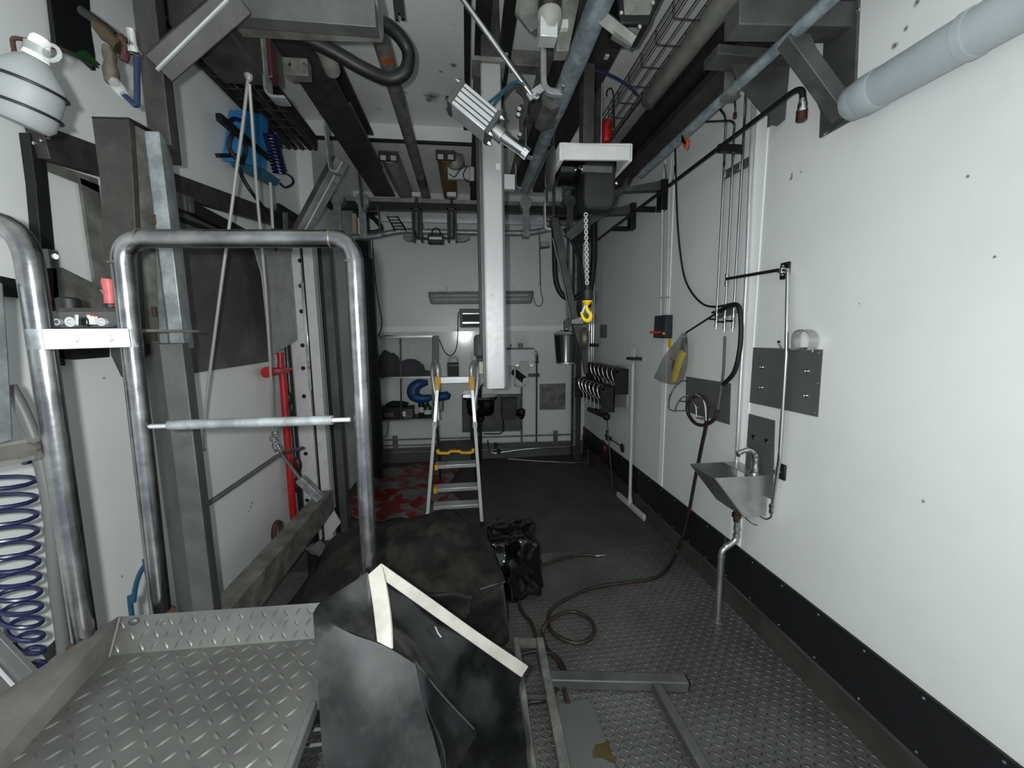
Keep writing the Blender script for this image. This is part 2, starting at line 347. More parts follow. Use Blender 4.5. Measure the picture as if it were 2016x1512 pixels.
vpipe([(1400, 198), (1412, 207), (1428, 228), (1429, 245), (1424, 365), (1411, 622)], 1.49, .0072, 'chrome pipe ending in red-handled valve nearest the yellow pendant', valve=DRED)
T = vpipe([(1388, 240), (1440, 238), (1447, 244), (1445, 262), (1440.5, 365), (1432, 538), (1427, 627)], 1.49, .0072, 'middle chrome pipe with a tee and a valve over a grey hose', valve=MATTEB)
e = PX(1431, 549, 1.49)
part(T, 'tee', CHROME, MB().lathe(e+V((0, 0, .03)), (0, 0, -1), [(0, .009), (.008, .011), (.02, .011), (.05, .0105), (.058, .012), (.07, .012), (.072, .008)], 10))
vpipe([(1469, 178), (1459, 360), (1444, 625)], 1.49, .0072, 'chrome pipe and valve closest to the thick black hose', valve=MATTEB)
T = vpipe([(1436, 172), (1446, 190), (1448, 212), (1447, 222)], 1.49, .006, 'short bent pipe stub with a brown plug high on the wall', grp=None)
e = PX(1447, 224, 1.49); part(T, 'plug', DRED, MB().lathe(e+V((0, 0, .004)), (0, 0, -1), [(0, .009), (.025, .0105), (.03, .007)], 10))
vpipe([(1484, 200), (1476.5, 360), (1470, 538), (1459, 735), (1450, 912)], 1.505, .0105, 'tall pale conduit from ceiling to behind the sink', 'conduit', 'conduit', None, m=ALU)
T = thing('pipe_clamp', 'grey clamp strip holding the thin pipes high on the wall', 'clamp')
a, b = PX(1428, 344, 1.505), PX(1478, 316, 1.505)
part(T, 'strip', GREY, MB().beam(a, b, .012, .045, (0, 0, 1)), bevel=.001)
for k in (.05, .36, .66): part(T, 'saddle', CHROME, MB().lathe(a+(b-a)*k+V((-.008, 0, -.02)), (0, 0, 1), [(0, .012), (.03, .012)], 10))
T = thing('pipe_clamp', 'grey clamp block just above the three pipe valves', 'clamp')
a, b = PX(1409, 622, 1.508), PX(1452, 607, 1.508); part(T, 'block', GREY, MB().beam(a, b, .02, .045, (0, 0, 1)), bevel=.003)
part(T, 'cover_strip', BLACKST, MB().beam(a+V((-.012, .02, .02)), b+V((-.012, 0, .02)), .008, .012))
# branch to the sink
T = thing('sink_supply_pipe', 'chrome supply pipe branching off the middle pipe and dropping behind the sink', 'pipe')
part(T, 'branch', BLACKST, MB().tube(rw([(1431, 549), (1536, 531)], 1.485), .0085, 10))
part(T, 'riser', CHROME, MB().tube(fil(rw([(1536, 531), (1551, 533), (1548, 700), (1535, 900), (1519, 1006)], 1.485), .03), .0085, 10))
part(T, 'union', CHROME, MB().lathe(PX(1519, 1000, 1.485), (0, 0, -1), [(-.02, .009), (-.018, .013), (0, .013), (.004, .010), (.02, .012), (.03, .009)], 8))
part(T, 'tail', GREY, MB().tube(spl(rw([(1519, 1008), (1517, 1018), (1508, 1022), (1497, 1017)], 1.47)), .004, 8))
for (x, y, s, lab) in ((1548, 533, 1, 'black rounded pipe bracket above the grey plate'), (1540, 928, -1, 'black rounded pipe bracket beside the sink')):
    T = thing('pipe_bracket', lab, 'bracket', 'black pipe brackets')
    c = PX(x, y, XR); part(T, 'back_plate', BLACKST, MB().bx(c+V((-.012, -.028, -.04)), c+V((0, .028, .04))), bevel=.008)
    k = PX(x-8 if s > 0 else x-13, y, 1.487); part(T, 'clip', CHROME, MB().lathe(k-V((0, 0, .012)), (0, 0, 1), [(0, .013), (.024, .013)], 10).bx(k+V((0, -.005, -.006)), c+V((-.01, .005, .006))))
    for z in (-.02, .02): part(T, 'screw', CHROME, MB().ball(k+V((-.005, -.008, z)), .005, n=6))
# cables and hoses on the wall
one('black_cable', 'thin black cable looping down the wall to the valve clamp', 'cable', MATTEB, MB().tube(spl(rw([(1326, 230), (1328, 250), (1331, 360), (1335, 455), (1345, 535), (1360, 573), (1383, 598), (1408, 604), (1436, 599), (1452, 600)], 1.49)), .0065, 8))
one('black_hose', 'thick black hose hanging from the valve clamp to the grey hose plate', 'hose', MATTEB, MB().tube(spl(rw([(1418, 612), (1440, 600), (1455, 605), (1459, 640), (1456, 690), (1445, 733), (1424, 757)], 1.47)), .0125, 10))
one('grey_hose', 'slim grey hose falling straight from the middle valve', 'hose', FLEX, MB().tube(spl(rw([(1427, 662), (1424, 730), (1418, 775), (1412, 815)], 1.475)), .0075, 8))
T = thing('twin_conduit', 'pair of white conduits running down to blue switch box', 'conduit')
part(T, 'conduit', OFFW, MB().tube(rw([(1310, 315), (1305, 360), (1300.5, 640)], 1.5), .0085, 10))
part(T, 'conduit', OFFW, MB().tube(rw([(1322, 315), (1318.5, 360), (1313, 620)], 1.5), .0085, 10))
part(T, 'clip', OFFW, MB().beam(*rw([(1300, 586), (1321, 585)], 1.495), .01, .01, (1, 0, 0)))
part(T, 'wire_loop', MATTEB, MB().tube(spl(rw([(1308, 320), (1312, 350), (1318, 366), (1326, 350), (1328, 325)], 1.495)), .003, 6))
T = thing('switch_box', 'dark blue switch box with red lever under the white conduits', 'switch')
part(T, 'housing', mat('dark_blue_box', (.07, .13, .18), (.05, .06, .07), .4, 0, 30), wr([(1303, 622), (1325, 620), (1324, 666), (1300, 665)], .06), bevel=.004)
part(T, 'warning_tag', YELL, wr([(1305, 654), (1309, 654), (1309, 659), (1305, 659)], .003, .06), 'small yellow tag')
c = PX(1301, 654, XR-.07); part(T, 'lever', RED, MB().beam(c, c+V((-.09, .0, 0)), .012, .016), 'red lever', bevel=.002)
one('yellow_label', 'yellow label plate fixed below the dark blue switch box', 'label', YELL, wr([(1309, 666), (1323, 666), (1322, 684), (1309, 682)], .003))
# pendant control in a clear bag
XP = 1.43
def loft(px, X, th):
    rs = []
    for (x0, x1, y, k) in px:
        a, b = PX(x0, y, X), PX(x1, y, X); c = (a+b)/2; u = (b-a)/2
        rs.append([c+u*math.cos(2*math.pi*i/14)+V((th*k*math.sin(2*math.pi*i/14), 0, 0)) for i in range(14)])
    return MB().rings(rs)
T = thing('pendant_control', 'yellow pendant control wrapped in a clear bag, hanging from a black cable', 'pendant control')
bd = part(T, 'body', YELL, loft([(1319, 1330, 753, .6), (1321, 1332, 747, 1), (1329, 1342, 715, 1), (1336, 1350, 695, 1), (1339, 1350, 689, .8)], XP, .018), bevel=.002)
part(T, 'neck', MATTEB, loft([(1338, 1351, 694, .8), (1342, 1352, 675, .8), (1345, 1351, 664, .6)], XP, .016))
part(bd, 'stop_button', RED, MB().ball(PX(1322, 706, XP), .011, n=8), 'red stop button')
part(bd, 'button_strip', BLACKST, loft([(1322, 1326, 728, 1), (1325, 1330, 708, 1)], XP-.012, .008))
part(T, 'cable', MATTEB, MB().tube(spl(rw([(1347, 660), (1352, 654), (1366, 645), (1388, 631), (1408, 618)], XP+.03)), .006, 8))
part(T, 'bag_film', BAG, loft([(1346, 1350, 655, .4), (1338, 1351, 666, .6), (1323, 1352, 683, .8), (1308, 1352, 703, 1), (1297, 1350, 725, 1), (1288, 1344, 744, 1), (1300, 1339, 751, .8), (1320, 1335, 757, .4)], XP, .04), 'clear bag')
# hose plate with wire rack, and the brown hose
T = thing('hose_holder', 'grey wall plate with bent wire rack holding the brown hose', 'hose holder')
part(T, 'plate', PLATEG, wr([(1352, 741), (1439.5, 755), (1437, 836), (1350, 810)], .004))
W = MB()
part(T, 'outer_wire', CHROME, MB().tube(spl([PX(1353, 750, 1.52), PX(1340, 751, 1.46), PX(1326, 765, 1.38), PX(1317, 785, 1.36), PX(1316, 805, 1.36)]), .005, 8).tube(rw([(1316, 805), (1329, 810)], 1.36), .005, 8).tube(spl([PX(1329, 810, 1.36), PX(1333, 795, 1.36), PX(1343, 782, 1.38), PX(1356, 779, 1.43)]), .005, 8))
part(T, 'inner_wire', CHROME, MB().tube(spl([PX(1355, 780, 1.36), PX(1363, 788, 1.36), PX(1370, 803, 1.36), PX(1371, 822, 1.36)]), .005, 8).tube(rw([(1371, 822), (1388, 826)], 1.36), .005, 8).tube(spl([PX(1390, 828, 1.36), PX(1388, 800, 1.36), PX(1381, 783, 1.36), PX(1370, 777, 1.38)]), .005, 8))
for (xa, ya, xb, yb_) in ((1329, 809, 1368, 808), (1336, 790, 1369, 791), (1356, 782, 1394, 784), (1372, 802, 1407, 802), (1371, 823, 1405, 823)):
    part(T, 'cross_wire', CHROME, MB().tube([PX(xa, ya, 1.36), PX(xb, yb_, 1.525)], .004, 8))
for x, y in ((1391, 752), (1434, 762), (1432, 828), (1397, 821)): part(T, 'screw', CHROME, MB().ball(PX(x, y, XR-.005), .005, n=6))
fl = lambda pts, z=.012: [PZ(x, y, z) for x, y in pts]
hz = rw([(1412, 808), (1408, 822), (1396, 833), (1381, 837), (1366, 831), (1354, 812), (1356, 792), (1368, 780), (1381, 779), (1390, 795), (1390, 834)], 1.40)
hz += [PX(1381, 880, 1.42), PX(1368, 945, 1.45), PX(1356, 1010, 1.485), PX(1344, 1058, 1.49)]
hz += fl([(1332, 1088), (1316, 1116), (1291, 1137), (1237, 1146), (1169, 1157), (1118, 1178), (1088, 1198), (1079, 1221)]) + fl([(1086, 1243), (1107, 1258), (1135, 1266), (1161, 1258), (1171, 1240)]) + fl([(1159, 1218), (1127, 1204)], .02) + fl([(1097, 1212)], .03) + fl([(1075, 1228)], .036) + fl([(1068, 1250), (1077, 1277), (1098, 1300), (1110, 1328), (1110, 1352), (1118, 1385)], .012)
one('brown_hose', 'brown rubber hose from wire rack down and curling across the tread plate floor', 'hose', HOSE, MB().tube(spl(hz, 8), .0105, 10))
T = thing('air_hose', 'dark brown hose with a metal end fitting beside glossy black bag', 'hose')
part(T, 'hose', HOSE, MB().tube(spl(fl([(1180, 1094), (1150, 1092), (1120, 1096), (1090, 1105), (1060, 1118), (1035, 1150), (1022, 1180), (1028, 1204), (1046, 1226), (1056, 1258), (1062, 1300), (1070, 1330)])), .010, 10))
e = PZ(1180, 1094, .012); part(T, 'end_fitting', CHROME, MB().lathe(e, (1, .05, 0), [(-.03, .012), (0, .012), (.002, .009), (.03, .008), (.032, .005), (.045, .005)], 10), 'metal fitting')
one('black_hose', 'short dark hose tucked under the steel frame on the floor', 'hose', MATTEB, MB().tube(spl(fl([(1018, 1290), (1050, 1282), (1085, 1287), (1105, 1305), (1112, 1335), (1095, 1356), (1070, 1378), (1040, 1384), (1030, 1410)])), .010, 10))
# plates above the sink
T = thing('wall_plate', 'large grey wall plate with four studs above the sink', 'wall plate')
pl_ = part(T, 'plate', PLATEG, wr([(1479.8, 684), (1620.7, 688), (1611, 821), (1475, 792)], .004))
for x, y in ((1501, 723), (1499.7, 763), (1590, 730.6), (1587.7, 779)): part(pl_, 'stud', CHROME, MB().lathe(PX(x, y, XR-.004), (-1, 0, 0), [(0, .010), (.003, .010), (.003, .006), (.015, .006), (.018, .003)], 10))
for x, y in ((1484, 690), (1612, 695), (1605, 813), (1478, 789), (1610, 755)): part(pl_, 'screw', CHROME, MB().ball(PX(x, y, XR-.005), .004, n=6))
T = thing('cup_holder', 'bent steel strap holder clipped on top of the large grey plate', 'holder')
sp_ = spl(rw([(1566, 689), (1566, 668), (1571, 655), (1584, 650), (1597, 655), (1602, 668), (1598, 689)], 1.50), 5)
part(T, 'strap', STAIN, MB().rings([[p+V((s*.022, 0, 0))+V((0, 0, q)) for s, q in ((-1, 0), (1, 0), (1, .003), (-1, .003))] for p in sp_]))
part(T, 'wire_hook', STAIN, MB().tube(spl(rw([(1532, 672), (1536, 682), (1544, 690), (1556, 690), (1570, 686), (1596, 686), (1600, 694)], 1.505)), .004, 8))
part(T, 'hook_tip', MATTEB, MB().ball(PX(1533, 673, 1.505), .007, n=8), 'black tip')
T = thing('wall_plate', 'narrow grey wall plate with two holes behind the tap', 'wall plate')
part(T, 'plate', PLATEG, wr([(1474, 814), (1526.5, 828), (1522, 985), (1466, 950)], .004))
for x, y in ((1483.6, 860), (1509.6, 868)): part(T, 'bolt_hole', BLACKST, MB().lathe(PX(x, y, XR-.0035), (-1, 0, 0), [(0, .013), (.004, .012), (.004, .007), (.002, .006)], 12)); part(T, 'bolt', CHROME, MB().ball(PX(x+2, y+3, XR-.01), .006, n=6))
# wash basin
y0, y1, zr = 1.745, 1.965, .87
x0 = 1.232; zb = PY(1468.7, 1017, y0).z; xb = PY(1468.7, 1017, y0).x; xm, zm = PY(1412, 975, y1).x, PY(1412, 975, y1).z
prof = [(x0, zr), (xb-.012, zb), (XR-.004, zb), (XR-.004, zr)]
T = thing('wash_basin', 'wedge shaped stainless wash basin on the white wall', 'sink')
B = MB()
for yy in (y0, y1): B.prism([(x, yy, z) for x, z in prof], (0, .003 if yy == y1 else -.003, 0))
B.prism([(x0, y0, zr), (x0, y1, zr), (xb-.012, y1, zb), (xb-.012, y0, zb)], (-.002, 0, -.003)).bx((xb-.012, y0, zb-.003), (XR-.002, y1, zb))
part(T, 'basin', STAIN, B, bevel=.0006)
part(T, 'rear_ledge', STAIN, MB().bx((XR-.10, y0, zr-.004), (XR-.004, y1, zr)))
tp = PX(1481, 922, 1.46)
tap_ = part(T, 'tap', CHROME, MB().tube(spl([V((1.475, tp.y, zr)), V((1.475, tp.y, zr+.07)), V((1.465, tp.y, zr+.105)), V((1.43, tp.y, zr+.128)), V((1.37, tp.y, zr+.112))], 6), [.021]*4+[.020]*4+[.019]*4+[.017]*4+[.015]*4+[.012]*5, 14).lathe((1.475, tp.y, zr), (0, 0, 1), [(0, .026), (.008, .026), (.012, .021)], 14))
part(tap_, 'outlet', MATTEB, MB().cyl((1.378, tp.y, zr+.112), (1.374, tp.y, zr+.095), .008, 10))
dY = 1.83; DP = lambda x, y: PY(x, y, dY)
part(T, 'waste_fitting', BRASS, MB().lathe(DP(1451, 1006), (0, 0, -1), [(-.02, .016), (0, .018), (.012, .018), (.014, .024), (.034, .024), (.036, .017), (.06, .016)], 12), 'brass waste fitting')
dr_ = part(T, 'drain_pipe', STAIN, MB().tube(fil([DP(1451, 1020), DP(1451, 1062), DP(1421, 1084), DP(1419.5, 1100), V((DP(1413, 1222).x, dY, .0))], .035), .0155, 14), bevel=0)
for (x, y) in ((1451, 1042), (1450, 1055), (1432, 1077), (1420, 1096)): part(dr_, 'coupling', STAIN, MB().lathe(DP(x, y)+V((0, 0, .008)), (-.9, 0, -.8) if y == 1077 else (0, 0, -1), [(0, .018), (.014, .018)], 12))
part(dr_, 'floor_flange', GREY, MB().lathe(V((DP(1413, 1222).x, dY, 0)), (0, 0, 1), [(0, .03), (.006, .026), (.01, .018)], 14))
part(T, 'sensor_cable', MATTEB, MB().tube(spl([PY(1466, 1018, 1.8), PY(1478, 1029, 1.8), PY(1490, 1034, 1.8), PY(1496, 1030, 1.8), PY(1497, 1016, 1.8)]), .0025, 6))
# floor squeegee
ft = PZ(1240, 993, .03); tp = PX(1247, 682, 1.47)
T = thing('floor_squeegee', 'white floor squeegee leaning upright against the right-hand wall'.replace('right-hand ', 'white '), 'squeegee')
part(T, 'pole', OFFW, MB().tube([ft, ft+(tp-ft)*.9], .0145, 14))
k = ft+(tp-ft)*.9; q = ft+(tp-ft)
part(T, 'loop_grip', OFFW, MB().tube(spl([k, k+(q-k)*.35+V((0, -.022, 0)), k+(q-k)*.8+V((0, -.026, 0)), q, k+(q-k)*.8+V((0, .026, 0)), k+(q-k)*.35+V((0, .022, 0)), k]), .008, 8))
a, b = PZ(1216, 972, .03), PZ(1269, 1019, .03)
part(T, 'blade_holder', OFFW, MB().beam(a, b, .03, .045), bevel=.005); part(T, 'rubber_strip', OFFW, MB().beam(a-V((0, 0, .022)), b-V((0, 0, .022)), .012, .018))
part(T, 'socket', OFFW, MB().lathe(ft-V((0, 0, .005)), (tp-ft), [(0, .026), (.04, .022), (.09, .016)], 14))
T = thing('tool_clip', 'white wall clip gripping the squeegee pole near its top', 'clip')
c = PX(1258, 706, XR); part(T, 'back_plate', OFFW, MB().bx(c+V((-.012, -.11, -.02)), c+V((0, .05, .02))), bevel=.003)
c = PX(1244, 706, 1.45); [part(T, 'jaw', BLACKST, MB().bx(c+V((-.03, q, -.012)), c+V((XR-1.45-.01, q+.03, .012)))) for q in (.02, -.05)]
# hook racks and cutting boards near the end wall
def hook(name, lab, grp, p, s=1.):
    T = thing(name, lab, 'meat hook', grp)
    part(T, 'hook', HOOKM, MB().tube(spl([p+V((.03*s, 0, -.035*s)), p+V((.018*s, 0, .0)), p+V((-.012*s, 0, .006*s)), p+V((-.035*s, -.01, -.03*s)), p+V((-.02*s, -.02, -.10*s)), p+V((.012*s, -.03, -.15*s)), p+V((.014*s, -.035, -.24*s))]), [.009]*14+[.008]*12+[.006]*11, 8))
    return T
for nm, X, pts, zt, n, where in (('upper', 1.40, (1157, 1216, 712), 0, 6, 'upper'), ('lower', 1.24, (1135, 1188, 742), 0, 6, 'lower')):
    a = PX(pts[0], pts[2]+(2 if nm == 'upper' else 0), X); b = PX(pts[1], pts[2]+8, X); b.z = a.z
    T = thing('hook_rack', f'dark steel rack box, {where} of the two in the corner by the meat hooks', 'rack', 'hook racks')
    hgt = .24
    part(T, 'back_plate', BLACKST, MB().bx((X+.10, b.y, a.z-hgt), (X+.108, a.y, a.z)))
    part(T, 'end_plate', BLACKST, MB().bx((X-.02, a.y-.006, a.z-hgt), (X+.11, a.y, a.z))); part(T, 'end_plate', BLACKST, MB().bx((X-.02, b.y, a.z-hgt), (X+.11, b.y+.006, a.z)))
    part(T, 'cross_bar', BLACKST, MB().tube([V((X, a.y, a.z-.02)), V((X, b.y, a.z-.02))], .012, 10)); part(T, 'top_plate', BLACKST, MB().bx((X+.02, b.y, a.z-.004), (X+.11, a.y, a.z+.002)))
    part(T, 'wall_arm', BLACKST, MB().bx((X+.108, (a.y+b.y)/2-.02, a.z-.1), (XR, (a.y+b.y)/2+.02, a.z-.04)))
    H0 = hook('meat_hook', '', f'meat hooks on the {where} rack', V((X-.005, b.y+.06, a.z+.002)))
    names = ['closest to the cutting boards', 'second from the cutting boards', 'third from the cutting boards', 'fourth from the cutting boards', 'fifth from the cutting boards', 'closest to the end wall']
    H0['label'] = f'shiny S-shaped meat hook on the {where} rack, {names[0]}'
    def rep(H0=H0, a=a, b=b, names=names, where=where):
        for k in range(1, 6): dup(H0, (0, (a.y-b.y-.12)*k/5*.8, 0), f'shiny S-shaped meat hook on the {where} rack, {names[k]}')
    _after.append(rep)
    if nm == 'lower': LOWZ = (a, b)
for (pp, lab) in (([(1217, 719), (1239, 721), (1239, 749), (1217, 748)], 'smaller white cutting board over the larger one behind the squeegee'), ([(1190, 750), (1238, 751), (1238, 803), (1190, 800)], 'larger white scored cutting board behind the squeegee')):
    one('cutting_board', lab, 'cutting board', mat('scored_board', (.70, .70, .68), (.60, .60, .58), .6, 0, 9, stretch=(1, 1, 6)), wr(pp, .02, .012), 'white cutting boards', bevel=.004)
T = thing('hose_reel_arm', 'black rounded arm sticking out from the wall below the hook racks', 'arm')
a, b = PX(1160, 806, 1.40), PX(1194, 820, 1.40); part(T, 'arm', MATTEB, MB().tube([a, b], .028, 12)); part(T, 'end_knob', MATTEB, MB().ball(b, .04, n=10)); part(T, 'stay', BLACKST, MB().beam(a+V((.0, -.04, 0)), V((XR, a.y-.04, a.z)), .03, .03))
T = thing('wall_valve', 'small dark valve with a round brown disc low on the wall', 'valve')
c = PX(1226, 882, XR); part(T, 'disc', RUST, MB().lathe(c, (-1, 0, 0), [(0, .045), (.01, .045), (.014, .03)], 18), 'brown disc')
part(T, 'stem', BLACKST, MB().tube(rw([(1222, 878), (1204, 866), (1190, 856)], 1.50), .006, 8)); part(T, 'valve_block', BLACKST, MB().box(PX(1198, 863, 1.495), .05, .06, .04), bevel=.004)
part(T, 'lever', BLACKST, MB().beam(PX(1194, 860, 1.48), PX(1194, 848, 1.46), .014, .014))
one('red_strap', 'coiled dark red strap hanging low on the rod beside the wall valve', 'strap', DRED, MB().tube(spl(rw([(1187, 868), (1193, 880), (1191, 895), (1187, 907), (1180, 908), (1175, 897), (1182, 903), (1189, 892), (1189, 876), (1184, 870)], 1.40)), .011, 8))
one('hanging_rod', 'thin steel rod dropping from the lower hook rack to the floor', 'rod', GREY, MB().tube([PX(1188, 740, 1.36), V((PZ(1184, 937, 0).x, PX(1188, 740, 1.36).y, 0))], .006, 8))
one('wall_plate', 'small dark square plate high beside the corner pipes', 'wall plate', PLATEG, wr([(1182.5, 639), (1195, 639), (1195, 665.5), (1182, 665)], .004))
# pipes in the corner
for k, (x, r, m, lab) in enumerate(((1163, .011, CHROME, 'tall chrome corner pipe nearest the hanging bucket'), (1167.5, .011, CHROME, 'middle one of three tall chrome corner pipes'), (1171.5, .008, CHROME, 'thinnest of three tall chrome corner pipes'))):
    a = PX(x, 470, 1.44+k*.015); one('corner_pipe', lab, 'pipe', m, MB().tube([a, V((a.x, a.y, PX(x-1, 712, a.x).z))], r, 10), 'tall pipes in the corner')
one('pipe_clamp', 'black clamp holding the tall corner pipes', 'clamp', BLACKST, MB().bx(PX(1160, 683, 1.42), PX(1179, 676, XR)), bevel=.002)
T = thing('steel_post', 'dark steel post standing in the corner behind the chain hoist', 'post')
cz = PX(1150, 740, 1.42); part(T, 'post', DARK, MB().bx((1.30, 4.62, 0), (1.40, 4.72, 3.0)), bevel=.004); part(T, 'gusset', DARK, MB().prism([PY(x, y, 4.6) for x, y in ((1122, 452), (1172, 452), (1172, 478), (1145, 478))], (0, .02, 0)))
part(T, 'cover_strip', GALV, MB().bx((1.305, 4.612, .2), (1.33, 4.62, 2.6)))
T = thing('floor_stand', 'thin wire stand at the foot of the corner post', 'stand')
for pts in ([(1147, 855), (1145, 890), (1158, 886), (1158, 910)], [(1100, 909), (1160, 911)], [(1153, 911), (1153, 940), (1164, 943), (1166, 930)]): part(T, 'wire', GREY, MB().tube([PY(x, y, 4.3) for x, y in pts], .006, 6))
# ---------------------------------------------------------------- things on and before the end wall
def wb(px, t=.01, off=0.): return MB().prism([PY(x, y, YB-off) for x, y in px], (0, -t, 0))
def bw(pts, off=.01): return [PY(x, y, YB-off) for x, y in pts]
def bb(x0, y0, x1, y1, t, off=0.):
    a, b = PY(x0, y1, YB-off), PY(x1, y0, YB-off); return MB().bx(a, (b.x, b.y-t, b.z))
# fluorescent wall light
T = thing('fluorescent_light', 'long unlit twin-tube fluorescent light on the end wall', 'light')
part(T, 'housing', DIRTY, wb([(844, 575), (1050, 573), (1050, 581), (1046, 597), (848, 598), (844, 583)], .03), bevel=.004)
part(T, 'cover', CLEARB, wb([(846, 578), (1048, 577), (1044, 598), (850, 599)], .05, .03), bevel=.012)
for y in (582, 590): part(T, 'lamp_tube', OFFW, MB().tube([PY(855, y, YB-.085), PY(1040, y-1, YB-.085)], .011, 10))
for x in (879, 1011): part(T, 'clip', OFFW, MB().tube(bw([(x, 575), (x+1, 565), (x-2, 563)], .02), .004, 6))
part(T, 'cable', FLEX, MB().tube(spl(bw([(1050, 585), (1055, 600), (1064, 602), (1069, 590), (1065, 575), (1064, 558)], .02)), .005, 6))
T = thing('wall_switch', 'small grey switch with conduit above fluorescent light', 'switch')
part(T, 'conduit', DIRTY, MB().tube(bw([(1062, 463), (1064, 562)], .012), .008, 8)); part(T, 'switch_body', OFFW, bb(1064, 478, 1079, 487, .06), bevel=.004); part(T, 'cover_flap', GREY, wb([(1064, 487), (1078, 486), (1082, 484), (1080, 489), (1065, 491)], .05))
# heater
T = thing('wall_heater', 'small grey wall heater with dark grille, partly behind the hanging column', 'heater')
part(T, 'casing', GREY, bb(906, 609, 962, 645, .12), bevel=.006)
part(T, 'grille', BLACKST, bb(911, 619, 958, 632, .01, .12))
for y in (621.5, 625, 628.5): part(T, 'slat', GREY, MB().tube(bw([(911, y), (958, y)], .135), .004, 6))
part(T, 'reflector', CHROME, bb(911, 634, 958, 637, .01, .12)); part(T, 'reflector', CHROME, bb(911, 616.5, 958, 618.5, .01, .12)); part(T, 'grille', BLACKST, bb(911, 637, 958, 642, .01, .12))
part(T, 'cable', MATTEB, MB().tube(spl(bw([(906, 613), (902, 620), (901, 660), (899, 683), (893, 696), (885, 700), (875, 692), (866, 672), (858, 663), (845, 661), (825, 663), (790, 663), (765, 661), (748, 663), (739, 668)], .04)), .006, 6))
one('wall_cable', 'thin dark cable hanging beside dark corner frame above the shelf unit', 'cable', MATTEB, MB().tube(spl(bw([(733, 472), (735, 500), (740, 560), (748, 610), (752, 630), (750, 650), (744, 661), (736, 666)], .03)), .006, 6))
one('cable_loop', 'thin cable loop drooping under the shelf unit', 'cable', MATTEB, MB().tube(spl(bw([(754, 828), (748, 845), (749, 855), (756, 861), (763, 852), (765, 830)], .03)), .004, 6))
# shelf unit with clear film front
TY = .30
T = thing('shelf_unit', 'steel frame shelf unit with clear film front, hung on the end wall', 'shelf')
x0, x1 = 743, 862
for (xa, ya, xb, yb_) in ((x0, 664, x1-8, 662), (x0, 744, x1, 742), (x0, 828, x1-2, 826)):
    a, b = PY(xa, ya, YB-TY), PY(xb, yb_, YB-TY)
    part(T, 'shelf_board', GREY, MB().bx((a.x, YB, a.z-.006), (b.x, a.y, a.z+.006)))
    part(T, 'edge_rail', STAIN, MB().beam(a, b, .02, .02))
for x in (x0-1, x1-10): part(T, 'upright', DIRTY, MB().beam(PY(x, 664, YB-TY), PY(x, 828, YB-TY), .022, .022, (0, 1, 0)), bevel=.002)
part(T, 'upright', DARK, MB().beam(PY(788, 664, YB-TY), PY(790, 828, YB-TY), .016, .016, (0, 1, 0)))
part(T, 'film_strip', OFFW, MB().bx(PY(789, 666, YB-.02), PY(796, 800, YB-.012)), 'pale strip')
part(T, 'film', mat('thin_clear_film', (.60, .60, .58), rough=.15, alpha=.07), MB().bx(PY(x0+2, 666, YB-TY-.015), PY(x1-12, 742, YB-TY-.013)), 'clear film')
part(T, 'film_fold', CLEARB, MB().rings([[PY(x1-11+k*3+dx, y, YB-TY-.02-.01*(k % 2)) for k, dx in ((0, 0), (1, 1), (2, 0), (3, 2), (4, 1))] + [PY(x1-11+k*3+dx, y, YB-TY+.0) for k, dx in ((4, 1), (0, 0))] for y in (661, 690, 715)]), 'crumpled clear film')
def SY(x, y, off): return PY(x, y, YB-off)
def blob(name, lab, cat, m, c, r, seed=0, amp=.25, fq=6, parent=None):
    bm = bmesh.new(); bmesh.ops.create_icosphere(bm, subdivisions=4, radius=1)
    for v in bm.verts:
        n_ = noise.noise(v.co*fq*.35+V((seed, seed*2, 0)))*amp + noise.noise(v.co*fq+V((0, seed, 3)))*amp*.4
        q = v.co*(1+n_); v.co = V((q.x*r[0], q.y*r[1], max(q.z, -.72)*r[2]))
    mb = MB(); mb.add([v.co+V(c) for v in bm.verts], [[v.index for v in f.verts] for f in bm.faces]); bm.free()
    return one(name, lab, cat, m, mb, ang=180)
z1 = PY(x0, 744, YB-TY).z+.006; z2 = PY(x0, 828, YB-TY).z+.006
c = SY(766, 722, .2); blob('cloth_bundle', 'dark navy cloth bundle on the upper shelf board', 'cloth', NAVYC, (c.x, c.y, z1+.12), (.14, .11, .165), 3)
c = SY(806, 731, .2); blob('work_jacket', 'crumpled navy jacket slumped beside the dark bundle on the upper shelf board', 'jacket', mat('navy_jacket', (.10, .10, .17), (.14, .14, .22), .85, 0, 14), (c.x, c.y, z1+.08), (.17, .10, .115), 8)
c = SY(828, 740, .2); blob('cloth_bundle', 'flat end of dark clothing on the upper shelf board, next to the crumpled film', 'cloth', NAVYC, (c.x, c.y, z1+.025), (.12, .08, .04), 5)
T = thing('storage_box', 'dark box with grey label on the lower shelf board', 'box'); c = SY(768, 815, .18)
part(T, 'box', BLACKST, MB().bx((c.x-.14, c.y-.1, z2), (c.x+.14, c.y+.1, z2+.14)), bevel=.006); part(T, 'label', GREY, MB().bx((c.x-.05, c.y-.103, z2+.03), (c.x+.06, c.y-.1, z2+.08)))
c = SY(775, 800, .18); blob('folded_cloth', 'dark cloth lying on top of the labelled dark box', 'cloth', NAVYC, (c.x+.04, c.y, z2+.165), (.13, .09, .035), 2)
T = thing('storage_box', 'grey plastic box between the labelled dark box and green bottles', 'box'); c = SY(804, 812, .2)
